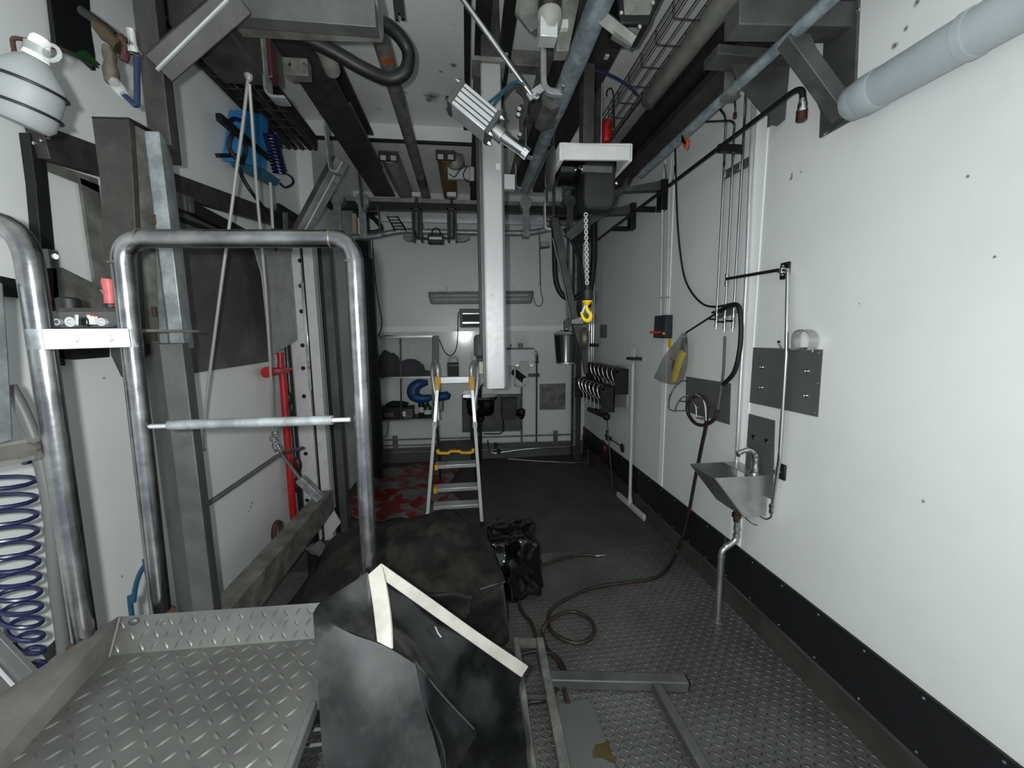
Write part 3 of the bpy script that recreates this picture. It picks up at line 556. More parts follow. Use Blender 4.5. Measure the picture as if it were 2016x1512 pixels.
part(T, 'box', GREY, MB().bx((c.x-.055, c.y-.08, z2), (c.x+.065, c.y+.08, z2+.12)), bevel=.006); part(T, 'lid', BLACKST, MB().bx((c.x-.06, c.y-.085, z2+.12), (c.x+.07, c.y+.085, z2+.135)), bevel=.004); part(T, 'label', PAPER, MB().bx((c.x-.055, c.y-.083, z2+.03), (c.x-.02, c.y-.08, z2+.09)))
def bottle(lab, m, p, h, r, g='bottles on the lower shelf board'):
    T = thing('bottle', lab, 'bottle', g)
    part(T, 'body', m, MB().lathe(p, (0, 0, 1), [(0, r*.9), (.01, r), (h*.6, r), (h*.75, r*.6), (h*.85, r*.32)], 14)); part(T, 'cap', MATTEB, MB().lathe(p+V((0, 0, h*.85)), (0, 0, 1), [(0, r*.38), (h*.15, r*.36)], 10)); part(T, 'label', PAPER, MB().lathe(p+V((0, 0, h*.2)), (0, 0, 1), [(0, r*1.01), (h*.25, r*1.01)], 14, False))
c = SY(829, 812, .22); bottle('tall dark bottle with pale label behind the green bottle', MATTEB, V((c.x, c.y+.06, z2)), .26, .04)
c = SY(842, 812, .22); bottle('green spray bottle at the end of the lower shelf board', GREEN, V((c.x, c.y, z2)), .20, .048)
c = SY(855, 812, .22); bottle('clear bottle half hidden by the ladder rail', CLEARB, V((c.x, c.y+.05, z2)), .16, .035)
one('rubber_apron', 'blue rubber apron slung in a curl over the shelf front', 'apron', GLOVE, MB().tube(spl([SY(842, 753, .33), SY(825, 756, .35), SY(814, 766, .36), SY(816, 780, .37), SY(832, 785, .37), SY(850, 782, .36)]), [.03, .035, .04, .045, .05, .055, .06, .062, .064, .066, .068, .07, .072, .074, .075, .074, .072, .07, .066, .062, .06, .058, .056, .052, .05, .05, .048, .046, .044, .04, .03][:31], 12), ang=180)
one('rubber_sleeve', 'bright blue rubber sleeve lying on a wire hook beside the ladder', 'sleeve', GLOVE, MB().tube([SY(856, 782, .2), SY(866, 781, .2), SY(880, 779, .2), SY(887, 781, .2)], [.05, .055, .055, .03], 12), ang=180)
one('wire_hook', 'thin square wire hook under the blue rubber sleeve', 'hook', BLACKST, MB().tube(bw([(862, 810), (872, 810), (873, 789), (873, 780)], .15), .006, 6).tube(bw([(862, 807), (870, 807), (870, 790)], .15), .005, 6))
# dispensers
T = thing('soap_dispenser', 'black dispenser with white handle on the end wall over the ladder', 'dispenser')
part(T, 'body', MATTEB, bb(882, 713, 903, 740, .10), bevel=.005); part(T, 'label_strip', GREY, bb(883, 717, 902, 721.5, .006, .10)); part(T, 'handle', OFFW, MB().tube(fil(bw([(884, 712), (884, 706), (888, 703), (898, 703), (901, 706), (901, 712)], .08), .02), .014, 8), 'white handle')
T = thing('bottle_dispenser', 'grey translucent bottle dispenser half hidden by the hanging column', 'dispenser')
c = PY(944, 702, YB-.1)
part(T, 'bottle', CLEARB, MB().lathe(c, (0, 0, 1), [(0, .05), (.02, .068), (.23, .068), (.26, .05), (.27, .02)], 18)); part(T, 'liquid', LAMPG, MB().lathe(c+V((0, 0, .006)), (0, 0, 1), [(0, .045), (.015, .062), (.09, .062)], 16)); part(T, 'pump', GREY, MB().bx(PY(939, 718, YB-.14), PY(952, 703, YB-.04)), bevel=.004); part(T, 'back_plate', GREY, bb(938, 660, 950, 716, .03)); part(T, 'lever', CHROME, MB().tube(bw([(929, 695), (929, 712)], .12), .004, 6))
T = thing('paper_dispenser', 'white box dispenser with switches beside the hanging column', 'dispenser')
part(T, 'box', PAINTW, bb(990, 686.5, 1049, 718.5, .16), bevel=.004)
part(T, 'top_cover', GREY, MB().bx(PY(990, 686.5, YB-.165), PY(1050, 684.5, YB)), bevel=.002)
part(T, 'bottom_flap', OFFW, bb(1023, 711, 1040, 732, .02, .16), bevel=.003); part(T, 'jar', CLEARB, MB().lathe(PY(1025, 684, YB-.1), (0, 0, 1), [(0, .03), (.05, .03), (.052, .02)], 12)); part(T, 'toggle', MATTEB, MB().beam(PY(1005, 684, YB-.12), PY(1006, 677, YB-.12), .012, .012))
for y in (691, 698, 703): part(T, 'cable', BLACKST, MB().tube(fil(bw([(1049, y), (1056, y), (1059, 700), (1059, 712)], .06), .02), .005, 6))
for x in (1018, 1046): part(T, 'latch', CHROME, bb(x-3, 717.5, x+3, 720.5, .02, .15))
T = thing('paper_roll', 'dark roll with pale end in a white bent wire holder', 'roll')
a, b = PY(1013, 733, YB-.08), PY(1035, 750, YB-.36)
part(T, 'roll', MATTEB, MB().cyl(a, b, .045, 20)); d = (b-a).normalized(); part(T, 'core_end', PAPER, MB().lathe(b, d, [(0, .044), (.004, .044), (.006, .02), (.014, .012)], 20), 'pale end')
part(T, 'holder', OFFW, MB().tube(fil([PY(1014, 721, YB-.2), PY(1013, 757, YB-.3), PY(1018, 761, YB-.36), PY(1030, 761, YB-.38), PY(1034, 757, YB-.38)], .02), .012, 8), 'white wire')
# sink unit on the end wall
T = thing('hand_sink', 'dark reflective steel hand sink on a grey backplate behind the ladder', 'sink')
part(T, 'backplate', GREY, wb([(909, 777), (1029, 775), (1027, 848), (910, 851)], .012))
for (xa, xb, ya, yb_, o) in ((909, 983, 778, 790, .30),):
    a, b = PY(xa, 779, YB-.01), PY(xb, 790, YB-.30); X0_, X1_ = PY(911, 785, YB-.3).x, PY(980, 785, YB-.3).x; zt, zm_ = PY(940, 783, YB-.3).z, PY(940, 821, YB-.3).z
    R_ = []
    for z, k in ((zt, 1), (zt-.03, 1), (zt-.05, .86), (zt-.12, .84), (zm_+.04, .80), (zm_, .68)):
        cx, hw, hd = (X0_+X1_)/2, (X1_-X0_)/2*k, .14*k; R_.append([V((cx+hw*(abs(math.cos(t))**.45)*(1 if math.cos(t) > 0 else -1), YB-.16+hd*(abs(math.sin(t))**.45)*(1 if math.sin(t) > 0 else -1), z)) for t in [2*math.pi*i/28 for i in range(28)]])
    part(T, 'basin', mat('dark_mirror_steel', (.30, .30, .30), rough=.12, metal=1), MB().rings(R_))
part(T, 'tap', MATTEB, MB().tube(spl(bw([(944, 781), (946, 770), (947, 762), (951, 757)], .14)), [.02]*7+[.016]*6+[.012]*6, 8)); part(T, 'tap_tip', CHROME, MB().ball(PY(951, 757, YB-.14), .014, n=8))
part(T, 'drain_pipe', MATTEB, MB().tube(bw([(946, 820), (946, 905)], .14), .02, 10)); part(T, 'drain_trap', MATTEB, MB().lathe(PY(946, 820, YB-.14), (0, 0, -1), [(0, .05), (.04, .05), (.07, .025)], 12)); part(T, 'bracket_leg', DARK, MB().tube(bw([(928, 822), (931, 905)], .1), .022, 8))
T = thing('towel_box', 'dark grey box fixed beside the hand sink', 'box'); part(T, 'box', DARK, bb(987, 783, 1015, 822, .12, .012), bevel=.004); part(T, 'cover', DARK, bb(985, 781, 1017, 784, .13, .012)); part(T, 'outlet_pipe', MATTEB, MB().tube(fil(bw([(990, 822), (992, 848), (985, 854), (952, 854)], .06), .03), .009, 8))
T = thing('hand_pump', 'black rounded hand pump on thin pipe beside the dark towel box', 'pump'); c = PY(1026, 815, YB-.1)
part(T, 'body', MATTEB, MB().lathe(c+V((0, 0, .03)), (.1, 0, -1), [(-.03, .05), (0, .055), (.03, .05), (.08, .03), (.1, .012)], 14)); part(T, 'spout', MATTEB, MB().tube([c, c+V((-.06, -.05, .01))], .022, 10))
part(T, 'pipe', DIRTY, MB().tube(bw([(1027, 763), (1027, 870)], .04), .012, 8))
one('wall_plate', 'plain square grey plate at eye-catching empty end wall spot between pipes and corner'.replace('eye-catching ', ''), 'wall plate', DIRTY, wb([(1062, 756), (1113, 754.5), (1113, 806), (1062, 807)], .006))
one('blue_rag', 'small blue rag tucked behind the hand sink tap', 'rag', GLOVE, bb(935, 766, 944, 773, .04, .05), bevel=.004)
T = thing('riser_pipe', 'slim dark vertical pipe from dispenser to floor pipes', 'pipe')
part(T, 'pipe', DARK, MB().tube(bw([(1057, 703), (1056, 872)], .04), .010, 8)); part(T, 'clamp', GREY, bb(1040, 735, 1062, 742, .02, .02), bevel=.002); part(T, 'clamp_ring', BLACKST, bb(1053, 712, 1061, 714, .03, .02))
# low pipe runs
for k, (ya, yb_, lab) in enumerate(((867, 855, 'uppermost of three low steel pipes along the end wall'), (878, 869, 'middle one of three low steel pipes along the end wall'), (892, 881, 'lowest of three low steel pipes along the end wall'))):
    T = thing('low_pipe', lab, 'pipe', 'low pipes along the end wall'); part(T, 'pipe', DIRTY, MB().tube(bw([(738, ya), (1136, yb_)], .07), .010, 8))
    for x in (778, 1094): part(T, 'saddle', DIRTY, MB().box(PY(x, ya+(yb_-ya)*(x-738)/398, YB-.055), .03, .03, .03))
for (x, ya, yb_, lab) in ((779, 857, 893, 'upright strap over the low pipes under the shelf unit'), (1093, 847, 882, 'upright strap over the low pipes near the corner')): one('pipe_strap', lab, 'strap', DIRTY, bb(x-4, ya, x+4, yb_, .035), 'straps on the low pipes', bevel=.002)
T = thing('valve_branch', 'low chrome pipe branch with red lever valve on the floor pipes', 'valve'); part(T, 'pipe', CHROME, MB().tube(fil(bw([(960, 866), (963, 886), (970, 893), (1020, 886), (1050, 883), (1133, 879)], .12), .03), .009, 8))
part(T, 'valve_body', BLACKST, MB().box(PY(976, 877, YB-.13), .04, .04, .07), bevel=.003); part(T, 'valve_body', BLACKST, MB().box(PY(982, 889, YB-.13), .05, .04, .05), bevel=.003); part(T, 'lever', DRED, MB().beam(PY(977, 876, YB-.15), PY(990, 875, YB-.16), .014, .012), 'red lever')
one('drain_line', 'thin pale line lying on the dark floor near the corner', 'line', OFFW, MB().tube([PZ(1000, 903, .01), PZ(1060, 908, .01), PZ(1132, 911, .01)], .006, 6))
# dark frame in the corner behind the shelf unit
T = thing('corner_post', 'dark steel frame post between the white post and the shelf unit', 'post')
X_ = PY(722, 600, 4.35).x
part(T, 'post', BLACKST, MB().bx((X_-.07, 4.30, 0), (X_+.06, 4.42, 3.0)), bevel=.004); part(T, 'cover', BLACKST, MB().bx((X_+.055, 4.28, .3), (X_+.10, 4.34, 2.4)))
part(T, 'cable', MATTEB, MB().tube(spl([PY(738, 668, 4.35), PY(732, 690, 4.35), PY(734, 715, 4.35), PY(731, 735, 4.35), PY(737, 742, 4.35), PY(738, 720, 4.35)]), .006, 6).tube(spl([PY(728, 700, 4.34), PY(727, 760, 4.34), PY(731, 775, 4.34), PY(738, 772, 4.34)]), .005, 6))
# stepladder
LY = 3.12
def rail(x0, y0, x1, y1, Y0, Y1, w, d, m, name): part(T, name, m, MB().beam(PY(x0, y0, Y0), PY(x1, y1, Y1), w, d, (0, 1, 0)), bevel=.003)
T = thing('stepladder', 'aluminium stepladder with amber joints and looped hand rails standing on dark floor', 'stepladder')
fL, fR = PZ(841, 1034, 0), PZ(949, 1032, 0); fL.y = fR.y = LY; tY = 3.55
mL, mR = PY(856, 835, 3.36), PY(935, 835, 3.36)
def L(a, b, w, d, m, nm, bev=.003): return part(T, nm, m, MB().beam(a, b, w, d, (0, 1, .2)), bevel=bev)
lg = [L(V((fL.x, LY, 0)), mL, .028, .07, OFFW, 'front_leg'), L(V((fR.x, LY, 0)), mR, .028, .07, OFFW, 'front_leg')]
tL, tR = PY(861, 768, 3.44), PY(930, 768, 3.44)
L(mL, tL, .030, .05, ALU, 'upper_rail'); L(mR, tR, .030, .05, ALU, 'upper_rail')
for t_ in (mL, mR): part(T, 'rail_sleeve', OFFW, MB().box(t_, .04, .08, .05), bevel=.003)
uL, uR = PY(862, 742, 3.47), PY(928, 742, 3.47)
for (p_, q_, s) in ((tL, uL, -1), (tR, uR, 1)):
    part(T, 'joint', AMBER, MB().beam(p_, q_, .042, .05, (0, 1, 0)).beam(q_+V((0, 0, -.06)), q_+V((0, 0, .005)), .052, .055, (0, 1, 0)), 'amber plastic joint', bevel=.003)
    q2 = q_+V((-.0, 0, 0)); part(T, 'hand_rail', ALU, MB().tube(spl([q_-V((0, 0, .02)), q_+V((0, .0, .07)), q_+V((-s*-.01, .03, .11)), q_+V((s*.03, .09, .125)), q_+V((s*.055, .14, .09)), q_+V((s*.06, .16, .0)), q_+V((s*.05, .16, -.12)), q_+V((s*.03, .15, -.25)), q_+V((s*.02, .14, -.42))], 5), .020, 10))
part(T, 'cross_bar', ALU, MB().bx(uL+V((.02, -.01, -.06)), uR+V((-.02, .012, .005))), bevel=.003)
part(T, 'cross_bar_lip', ALU, MB().bx(uL+V((.02, -.03, .0)), uR+V((-.02, .012, .008))), bevel=.002)
pz = PY(897, 888, 3.3).z
a, b = PY(861, 886, 3.30), PY(933, 886, 3.30)
part(T, 'platform', DARK, MB().bx((a.x, 3.28, pz-.01), (b.x, 3.62, pz+.012)), bevel=.003)
part(T, 'platform_bracket', AMBER, MB().prism([PY(x, y, 3.27) for x, y in ((859, 886), (864, 886), (866, 890), (882, 890), (886, 887), (906, 887), (910, 890), (928, 889), (929, 884), (934, 884), (934, 891), (927, 894), (908, 894), (904, 891), (888, 891), (884, 895), (864, 895), (859, 892))], (0, .03, 0)), 'amber plastic bracket', bevel=.002)
for y in (919, 965):
    k = (1034-y)/(1034-835); Y_ = LY+(3.36-LY)*k; a, b = PY(857 if y < 940 else 855, y, Y_), PY(936 if y < 940 else 940, y, Y_)
    part(T, 'step', ALU, MB().bx((a.x-.005, Y_-.01, a.z-.018), (b.x+.005, Y_+.10, a.z+.014)), bevel=.004); part(T, 'step_clip', AMBER, MB().bx((a.x-.005, Y_-.014, a.z-.025), (a.x+.022, Y_+.03, a.z+.018)))
for (xa, xb) in ((861, 862), (930, 931)):
    p_ = PY(xa, 840, 3.62); L(p_, V((p_.x+(-.03 if xa < 900 else .03), 4.15, 0)), .022, .045, DARK, 'rear_leg')
for y in (1000,): 
    a, b = PY(853, y, 3.17), PY(943, y, 3.17); part(T, 'step', ALU, MB().bx((a.x, 3.16, a.z-.018), (b.x, 3.26, a.z+.014)), bevel=.004)
for p_, l_ in zip((fL, fR), lg): part(l_, 'foot', MATTEB, MB().box((p_.x, LY, .02), .036, .08, .04), bevel=.003)
# printed sheet on the floor
PRN = mat('red_and_white_printed_film', (.44, .09, .10), (.42, .40, .40), .4, 0, 5.2, .4, 14, .47, .53, 2)
S = MB(); out = [(735, 925), (800, 918), (862, 915), (903, 924), (895, 940), (876, 962), (905, 985), (870, 1010), (820, 1024), (735, 1030), (672, 1016), (668, 1000), (690, 985), (733, 962)]
poly = [PZ(x, y, .012) for x, y in out]; bm = bmesh.new(); bm.faces.new([bm.verts.new(p) for p in poly]); bmesh.ops.triangulate(bm, faces=bm.faces)
bmesh.ops.subdivide_edges(bm, edges=bm.edges, cuts=7, use_grid_fill=True)
bm.verts.ensure_lookup_table()
for v in bm.verts: v.co.z = .012+.05*max(0, noise.noise(v.co*5)+.25)+.02*abs(noise.noise(v.co*14))
S.add([v.co.copy() for v in bm.verts], [[v.index for v in f.verts] for f in bm.faces]); bm.free()
one('printed_sheet', 'crumpled red and white printed plastic sheet on the floor beside the ladder', 'plastic sheet', PRN, S, ang=60)
# ---------------------------------------------------------------- overhead steel in the middle
def run(p, q, m, w, h, name, lab, cat, grp=None, ext=0, bev=.003, extra=None):
    x, z = (p.x+q.x)/2, (p.z+q.z)/2
    T = thing(name, lab, cat, grp); T['kind'] = 'thing'
    part(T, 'web', m, MB().bx((x-w/2, p.y-ext, z), (x+w/2, q.y, z+h)), bevel=bev)
    return T, x, z
YE = 4.62
# galvanised rail tube with dark beam over it and bent hangers
p, q = PZ(1178, 20, 2.95), PZ(1032, 372, 2.95); RX = (p.x+q.x)/2
T = thing('rail_tube', 'blotchy galvanised rail tube sloping past the pneumatic cylinder', 'rail tube')
part(T, 'tube', GALVT, MB().tube([V((RX, .95, 2.95)), V((RX, PZ(1085, 215, 2.95).y, 2.95))], .052, 18)); part(T, 'tube', GALVT, MB().tube([V((RX, PZ(1085, 215, 2.95).y, 2.95)), V((RX, q.y, 2.95))], .046, 18))
part(T, 'stop_bolt', CHROME, MB().box(PZ(1112, 168, 2.92)+V((0, 0, 0)), .035, .03, .03), bevel=.002)
part(T, 'splice_plate', DIRTY, MB().prism([PY(x, y, PZ(1095, 190, 2.95).y) for x, y in ((1066, 168), (1115, 176), (1108, 208), (1084, 216), (1068, 205))], (0, .25, 0)))
T = thing('steel_beam', 'dark flat beam directly above the blotchy galvanised rail tube', 'beam'); T['kind'] = 'thing'
part(T, 'web', DARK, MB().bx((RX-.055, .9, 3.02), (RX+.035, q.y+.2, 3.14)), bevel=.003); part(T, 'flange', DIRTY, MB().bx((RX-.12, .9, 3.14), (RX+.05, q.y+.25, 3.152)))
def strap(lab, px, Y, w=.05, m=None, t=.011):
    T = thing('rail_hanger', lab, 'hanger', 'bent hangers of the overhead rails'); P_ = fil([PY(x, y, Y) for x, y in px], .06, 5)
    rs = []
    for i, p_ in enumerate(P_):
        d = (P_[min(i+1, len(P_)-1)]-P_[max(i-1, 0)]).normalized(); n_ = d.cross(V((0, 1, 0))).normalized()*t/2
        rs.append([p_-n_, p_+n_, p_+n_+V((0, w, 0)), p_-n_+V((0, w, 0))])
    part(T, 'strap', m or ALU, MB().rings(rs), bevel=.001); return T
yy = PZ(1105, 180, 2.92).y
strap('large bright J-shaped hanger hooked under the galvanised rail tube', [(1070, 66), (1071, 178), (1115, 182)], yy, .03, t=.030)
strap('small bright J-shaped hanger just below the large one', [(1072, 182), (1074, 199), (1102, 200)], yy+.22, .03, t=.014)
strap('slim pale hanger at the tip of the pneumatic cylinder', [(1034, 215), (1036, 307), (1057, 309)], PZ(1050, 310, 2.93).y, .05)
strap('slim pale hanger at the far end of the rail tube', [(1015, 290), (1016, 369), (1035, 371)], PZ(1030, 372, 2.93).y, .06)
# slim dark rails beside the hanging column
for (xa, ya, xb, yb_, Z_, w, lab) in ((918, 4, 921, 240, 3.2, .035, 'thin dark guide strip left free beside the hanging column'.replace('left free ', '')), (940, 4, 936, 420, 3.15, .075, 'wide dark guide beam behind the hanging column')):
    p, q = PZ(xa, ya, Z_), PZ(xb, yb_, Z_); T, x, z = run(p, q, BLACKST, w, .06, 'guide_rail', lab, 'guide rail', ext=.4)
    part(T, 'end_stop', BLACKST, MB().bx((x-w*.8, q.y-.03, Z_-.05), (x+w*.8, q.y+.02, Z_+.05)), bevel=.002)
for (xa, ya, xb, yb_, Z_, w, m, lab) in ((1016, 15, 975, 215, 3.2, .06, BLACKST, 'dark ceiling beam between hanging column and rail tube'), (1240, 30, 1108, 275, 3.22, .12, DARK, 'dark ceiling beam running behind the chain hoist casing')):
    p, q = PZ(xa, ya, Z_), PZ(xb, yb_, Z_); x = (p.x+q.x)/2; T, x, z = run(p, V((q.x, YE if xb > 1000 else q.y+1.2, q.z)), m, w, .10, 'steel_beam', lab, 'beam', 'dark ceiling beams', ext=.4)
    part(T, 'bolt_tab', OFFW, MB().bx((x-.012, PZ(xa, 105 if xb < 1000 else 110, Z_).y, z-.01), (x+.012, PZ(xa, 105, Z_).y+.05, z+.001)))
Y_ = PZ(1090, 120, 3.28).y
T = thing('cross_beam', 'pale channel cross beam tying the dark ceiling beams together', 'cross beam'); T['kind'] = 'thing'
a, b = PY(1006, 96, Y_), PY(1180, 108, Y_); part(T, 'channel', DIRTY, MB().bx((a.x, Y_, b.z-.09), (b.x, Y_+.08, a.z)), bevel=.003)
T = thing('cross_beam', 'dark flat cross beam behind the pale channel, above cylinder', 'cross beam'); T['kind'] = 'thing'
a, b = PY(1010, 132, Y_+.3), PY(1180, 138, Y_+.3); part(T, 'flat_bar', BLACKST, MB().bx((a.x, Y_+.3, b.z-.03), (b.x, Y_+.36, a.z)), bevel=.003)
for (xa, xb, lab) in ((1150, 1161, 'dark upright strut under the ceiling beam, beside its twin'), (1170, 1182, 'dark upright strut with pale edge next to the red sleeve')):
    T = thing('hanger_strut', lab, 'strut', 'dark struts above the chain hoist'); a, b = PY(xa, 150, 2.75), PY(xb, 282, 2.75); part(T, 'strut', DARK, MB().bx((a.x, 2.75, b.z), (b.x, 2.82, a.z+.2)), bevel=.003); part(T, 'edge_strip', ALU, MB().bx((b.x, 2.745, b.z), (b.x+.006, 2.75, a.z)))
T = thing('warning_sleeve', 'white bottle-shaped sleeve with red lower half hanging by the cable basket', 'sleeve'); c = PY(1193, 280, 2.9)
part(T, 'lower_half', RED, MB().lathe(c, (0, 0, 1), [(0, .03), (.02, .04), (.14, .038)], 14), 'red half'); part(T, 'upper_half', CLEARB, MB().lathe(c+V((0, 0, .14)), (0, 0, 1), [(0, .038), (.14, .045), (.15, .02)], 14), 'white half'); part(T, 'hook_wire', BLACKST, MB().tube(spl([c+V((0, 0, .28)), c+V((.0, 0, .34)), c+V((.03, 0, .36)), c+V((.05, 0, .30)), c+V((.055, 0, .1))]), .005, 6))
one('air_hose', 'thin dark blue air hose sagging from the rail tube to the cable basket', 'hose', NAVY, MB().tube(spl([PY(1138, 135, 2.2), PY(1170, 137, 2.25), PY(1205, 150, 2.3), PY(1235, 168, 2.35), PY(1255, 188, 2.4)]), .008, 8))
# machinery at the top edge
T = thing('hoist_trolley', 'pale trolley block with oily black bushing above the rail tube', 'trolley'); yt = 1.60
part(T, 'bushing', mat('oily_black', (.04, .04, .04), (.20, .18, .14), .25, .2, 20), MB().lathe(PY(1082, -30, yt), (0, 0, -1), [(0, .045), (.10, .045), (.12, .038)], 18)); part(T, 'sleeve', LAMPG, MB().lathe(PY(1082, 26, yt), (0, 0, -1), [(0, .046), (.03, .047), (.055, .036), (.065, .034)], 18)); part(T, 'flange', ALU, MB().bx(PY(1064, 70, yt-.03), PY(1091, 58, yt+.03)), bevel=.002)
part(T, 'side_plate', DIRTY, MB().prism([PY(x, y, yt+.06) for x, y in ((1020, -20), (1062, -20), (1064, 52), (1046, 62), (1014, 22))], (0, .02, 0)), bevel=.002)
part(T, 'channel', DIRTY, MB().prism([PY(x, y, yt+.12) for x, y in ((1100, -20), (1145, -20), (1120, 100), (1095, 100))], (0, .06, 0)), bevel=.003); part(T, 'wear_pad', OFFW, MB().prism([PY(x, y, yt+.10) for x, y in ((1104, 38), (1119, 38), (1119, 55), (1104, 55))], (0, .02, 0)))
T = thing('angle_bracket', 'pale angle arm with bright edge under the dark drive unit', 'bracket'); a, b = PY(1168, 20, 1.75), PY(1248, 82, 1.75)
part(T, 'angle', DIRTY, MB().beam(a, b, .045, .045, (0, 1, 0), math.pi/4), bevel=.002); part(T, 'end_plate', DIRTY, MB().prism([PY(x, y, 1.74) for x, y in ((1222, 52), (1262, 55), (1243, 92), (1205, 70))], (0, .02, 0)))
T = thing('drive_unit', 'dark drive unit with clear window at the ceiling above the angle arm', 'motor'); u0 = 1.72
part(T, 'casing', BLACKST, MB().prism([PY(x, y, u0) for x, y in ((1212, -20), (1312, -20), (1286, 30), (1280, 48), (1222, 46))], (0, .14, 0)), bevel=.008); part(T, 'window', mat('smoky_window', (.42, .43, .40), (.52, .52, .48), .2, 0, 18), MB().prism([PY(x, y, u0-.004) for x, y in ((1226, -18), (1296, -18), (1280, 28), (1230, 28))], (0, .02, 0)), bevel=.004)
for x, y in ((1284, 8), (1258, 55), (1222, 28)): part(T, 'bolt', CHROME, MB().lathe(PY(x, y, u0-.004), (0, -1, 0), [(0, .009), (.008, .008)], 8))
one('hanging_fork', 'small black forked fitting hanging from the ceiling above the soot marks', 'fitting', BLACKST, MB().prism([PY(x, y, 2.1) for x, y in ((772, -10), (793, -10), (797, 34), (789, 36), (787, 24), (783, 24), (783, 37), (777, 36))], (0, .02, 0)), bevel=.002)
# diagonal push rod, pneumatic cylinder and its air lines
yc = 2.0
T = thing('push_rod', 'long diagonal steel rod descending to the rail joint', 'rod'); a, b = PY(905, -10, 1.9), PY(1046, 187, 2.0)
part(T, 'rod', STAIN, MB().tube([a, b], .0115, 12)); part(T, 'clevis', ALU, MB().beam(PY(1040, 192, 2.0), PY(1068, 172, 2.0), .035, .012, (0, 1, 0)), bevel=.001)
part(T, 'nut', CHROME, MB().lathe(PY(1056, 192, 1.98), (0, -1, 0), [(0, .014), (.014, .014), (.016, .008), (.024, .008)], 6))
part(T, 'eye_plate', DARK, MB().prism([PY(x, y, 2.02) for x, y in ((1014, 160), (1032, 168), (1042, 195), (1036, 225), (1030, 190), (1016, 178))], (0, .012, 0)))
T = thing('pneumatic_cylinder', 'aluminium pneumatic cylinder with chrome rod slanting across the hanging column', 'cylinder')
a, b = PY(902, 197, yc), PY(966, 250, yc); d = (b-a).normalized(); n1 = d.cross(V((0, 1, 0))).normalized()
part(T, 'barrel', ALU, MB().beam(a, b, .115, .115, (0, 1, 0)), bevel=.005)
for k in (-.036, -.014, .014, .036): part(T, 'groove', GREY, MB().beam(a+n1*k-V((0, .056, 0)), b+n1*k-V((0, .056, 0)), .006, .006, (0, 1, 0)))
for c, s in ((a, -1), (b, 1)):
    ec = part(T, 'end_cover', GREY, MB().beam(c, c+d*.022*s, .12, .12, (0, 1, 0)), bevel=.003)
    for i in (-1, 1):
        for j in (-1, 1): part(ec, 'tie_nut', CHROME, MB().lathe(c+d*.022*s+n1*.046*i+V((0, .046*j, 0)), d*s, [(0, .011), (.012, .009), (.013, .005), (.02, .005)], 6))
part(T, 'gland', STAIN, MB().lathe(b+d*.02, d, [(0, .036), (.05, .036), (.052, .030)], 16)); e = PY(1036, 302, yc); part(T, 'piston_rod', CHROME, MB().cyl(b+d*.05, e, .026, 14)); part(T, 'rod_nut', CHROME, MB().lathe(e-d*.02, d, [(0, .029), (.03, .029)], 6))
for k, pts in enumerate(([(942, 207), (958, 204), (975, 192), (990, 178), (1008, 164), (1022, 163), (1032, 170)], [(964, 226), (970, 210), (985, 190), (1000, 172), (1016, 162), (1030, 166)])):
    one('air_line', ('teal air line from the middle of the cylinder barrel to the rod joint', 'teal air line from the rod end of the cylinder barrel')[k], 'air line', TEAL, MB().tube(spl([PY(x, y, yc-.05) for x, y in pts]), .0065, 8), 'teal air lines')
T = thing('sensor_bar', 'thin bolted bar standing beside the slim pale hanger', 'bar'); part(T, 'bar', DARK, MB().bx(PY(1024, 275, 2.25), PY(1029, 212, 2.28)))
for x, y in ((1022, 217), (1020, 228), (1023, 267)): part(T, 'bolt', CHROME, MB().lathe(PY(x, y, 2.24), (0, -1, 0), [(0, .013), (.014, .011)], 8))
# hanging column
cy = 2.2; a, b = PY(957.5, 766, cy), PY(989, 126, cy); zb_, zt_ = a.z, b.z; xl, xr = PY(957, 600, cy).x, PY(990.5, 600, cy).x
T = thing('hanging_column', 'tall pale steel column hanging in mid-room from the ceiling rails', 'column'); T['kind'] = 'thing'
part(T, 'face_plate', SPECK, MB().bx((xl, cy, zb_), (xr, cy+.01, zt_)), bevel=.002)
part(T, 'side_plate', SPECK, MB().bx((xl-.004, cy+.01, zb_+.004), (xl+.004, cy+.11, zt_))); part(T, 'side_plate', SPECK, MB().bx((xr-.004, cy+.01, zb_+.004), (xr+.004, cy+.11, zt_)))
part(T, 'guide_edge', GREY, MB().bx((xl-.022, cy+.03, zb_+.01), (xl-.004, cy+.05, zt_-.2)), bevel=.001); part(T, 'guide_edge', GREY, MB().bx((xr+.004, cy+.03, zb_+.01), (xr+.018, cy+.05, zt_-.2)), bevel=.001)
part(T, 'back_channel', DARK, MB().bx((xl-.035, cy+.11, zb_+.25), (xr+.02, cy+.16, zt_+.1)), bevel=.002)
part(T, 'mounting_lug', SPECK, MB().bx(PY(993, 372, cy+.02), PY(1012, 348, cy+.05))); part(T, 'pad', OFFW, MB().bx(PY(976, 334, cy-.006), PY(985, 323, cy)))
part(T, 'plastic_block', HEM, MB().bx(PY(943.5, 736, cy+.06), PY(957, 711, cy+.1)), 'cream block', bevel=.003); part(T, 'hook_pin', DARK, MB().bx(PY(951, 746, cy+.05), PY(956, 736, cy+.07)))
part(T, 'top_plate', DIRTY, MB().bx((xl-.05, cy-.02, zt_), (xr+.03, cy+.14, zt_+.02)), bevel=.002); part(T, 'top_arm', DARK, MB().bx((xl, cy+.02, zt_+.02), (xr, cy+.1, ZC)), bevel=.003)
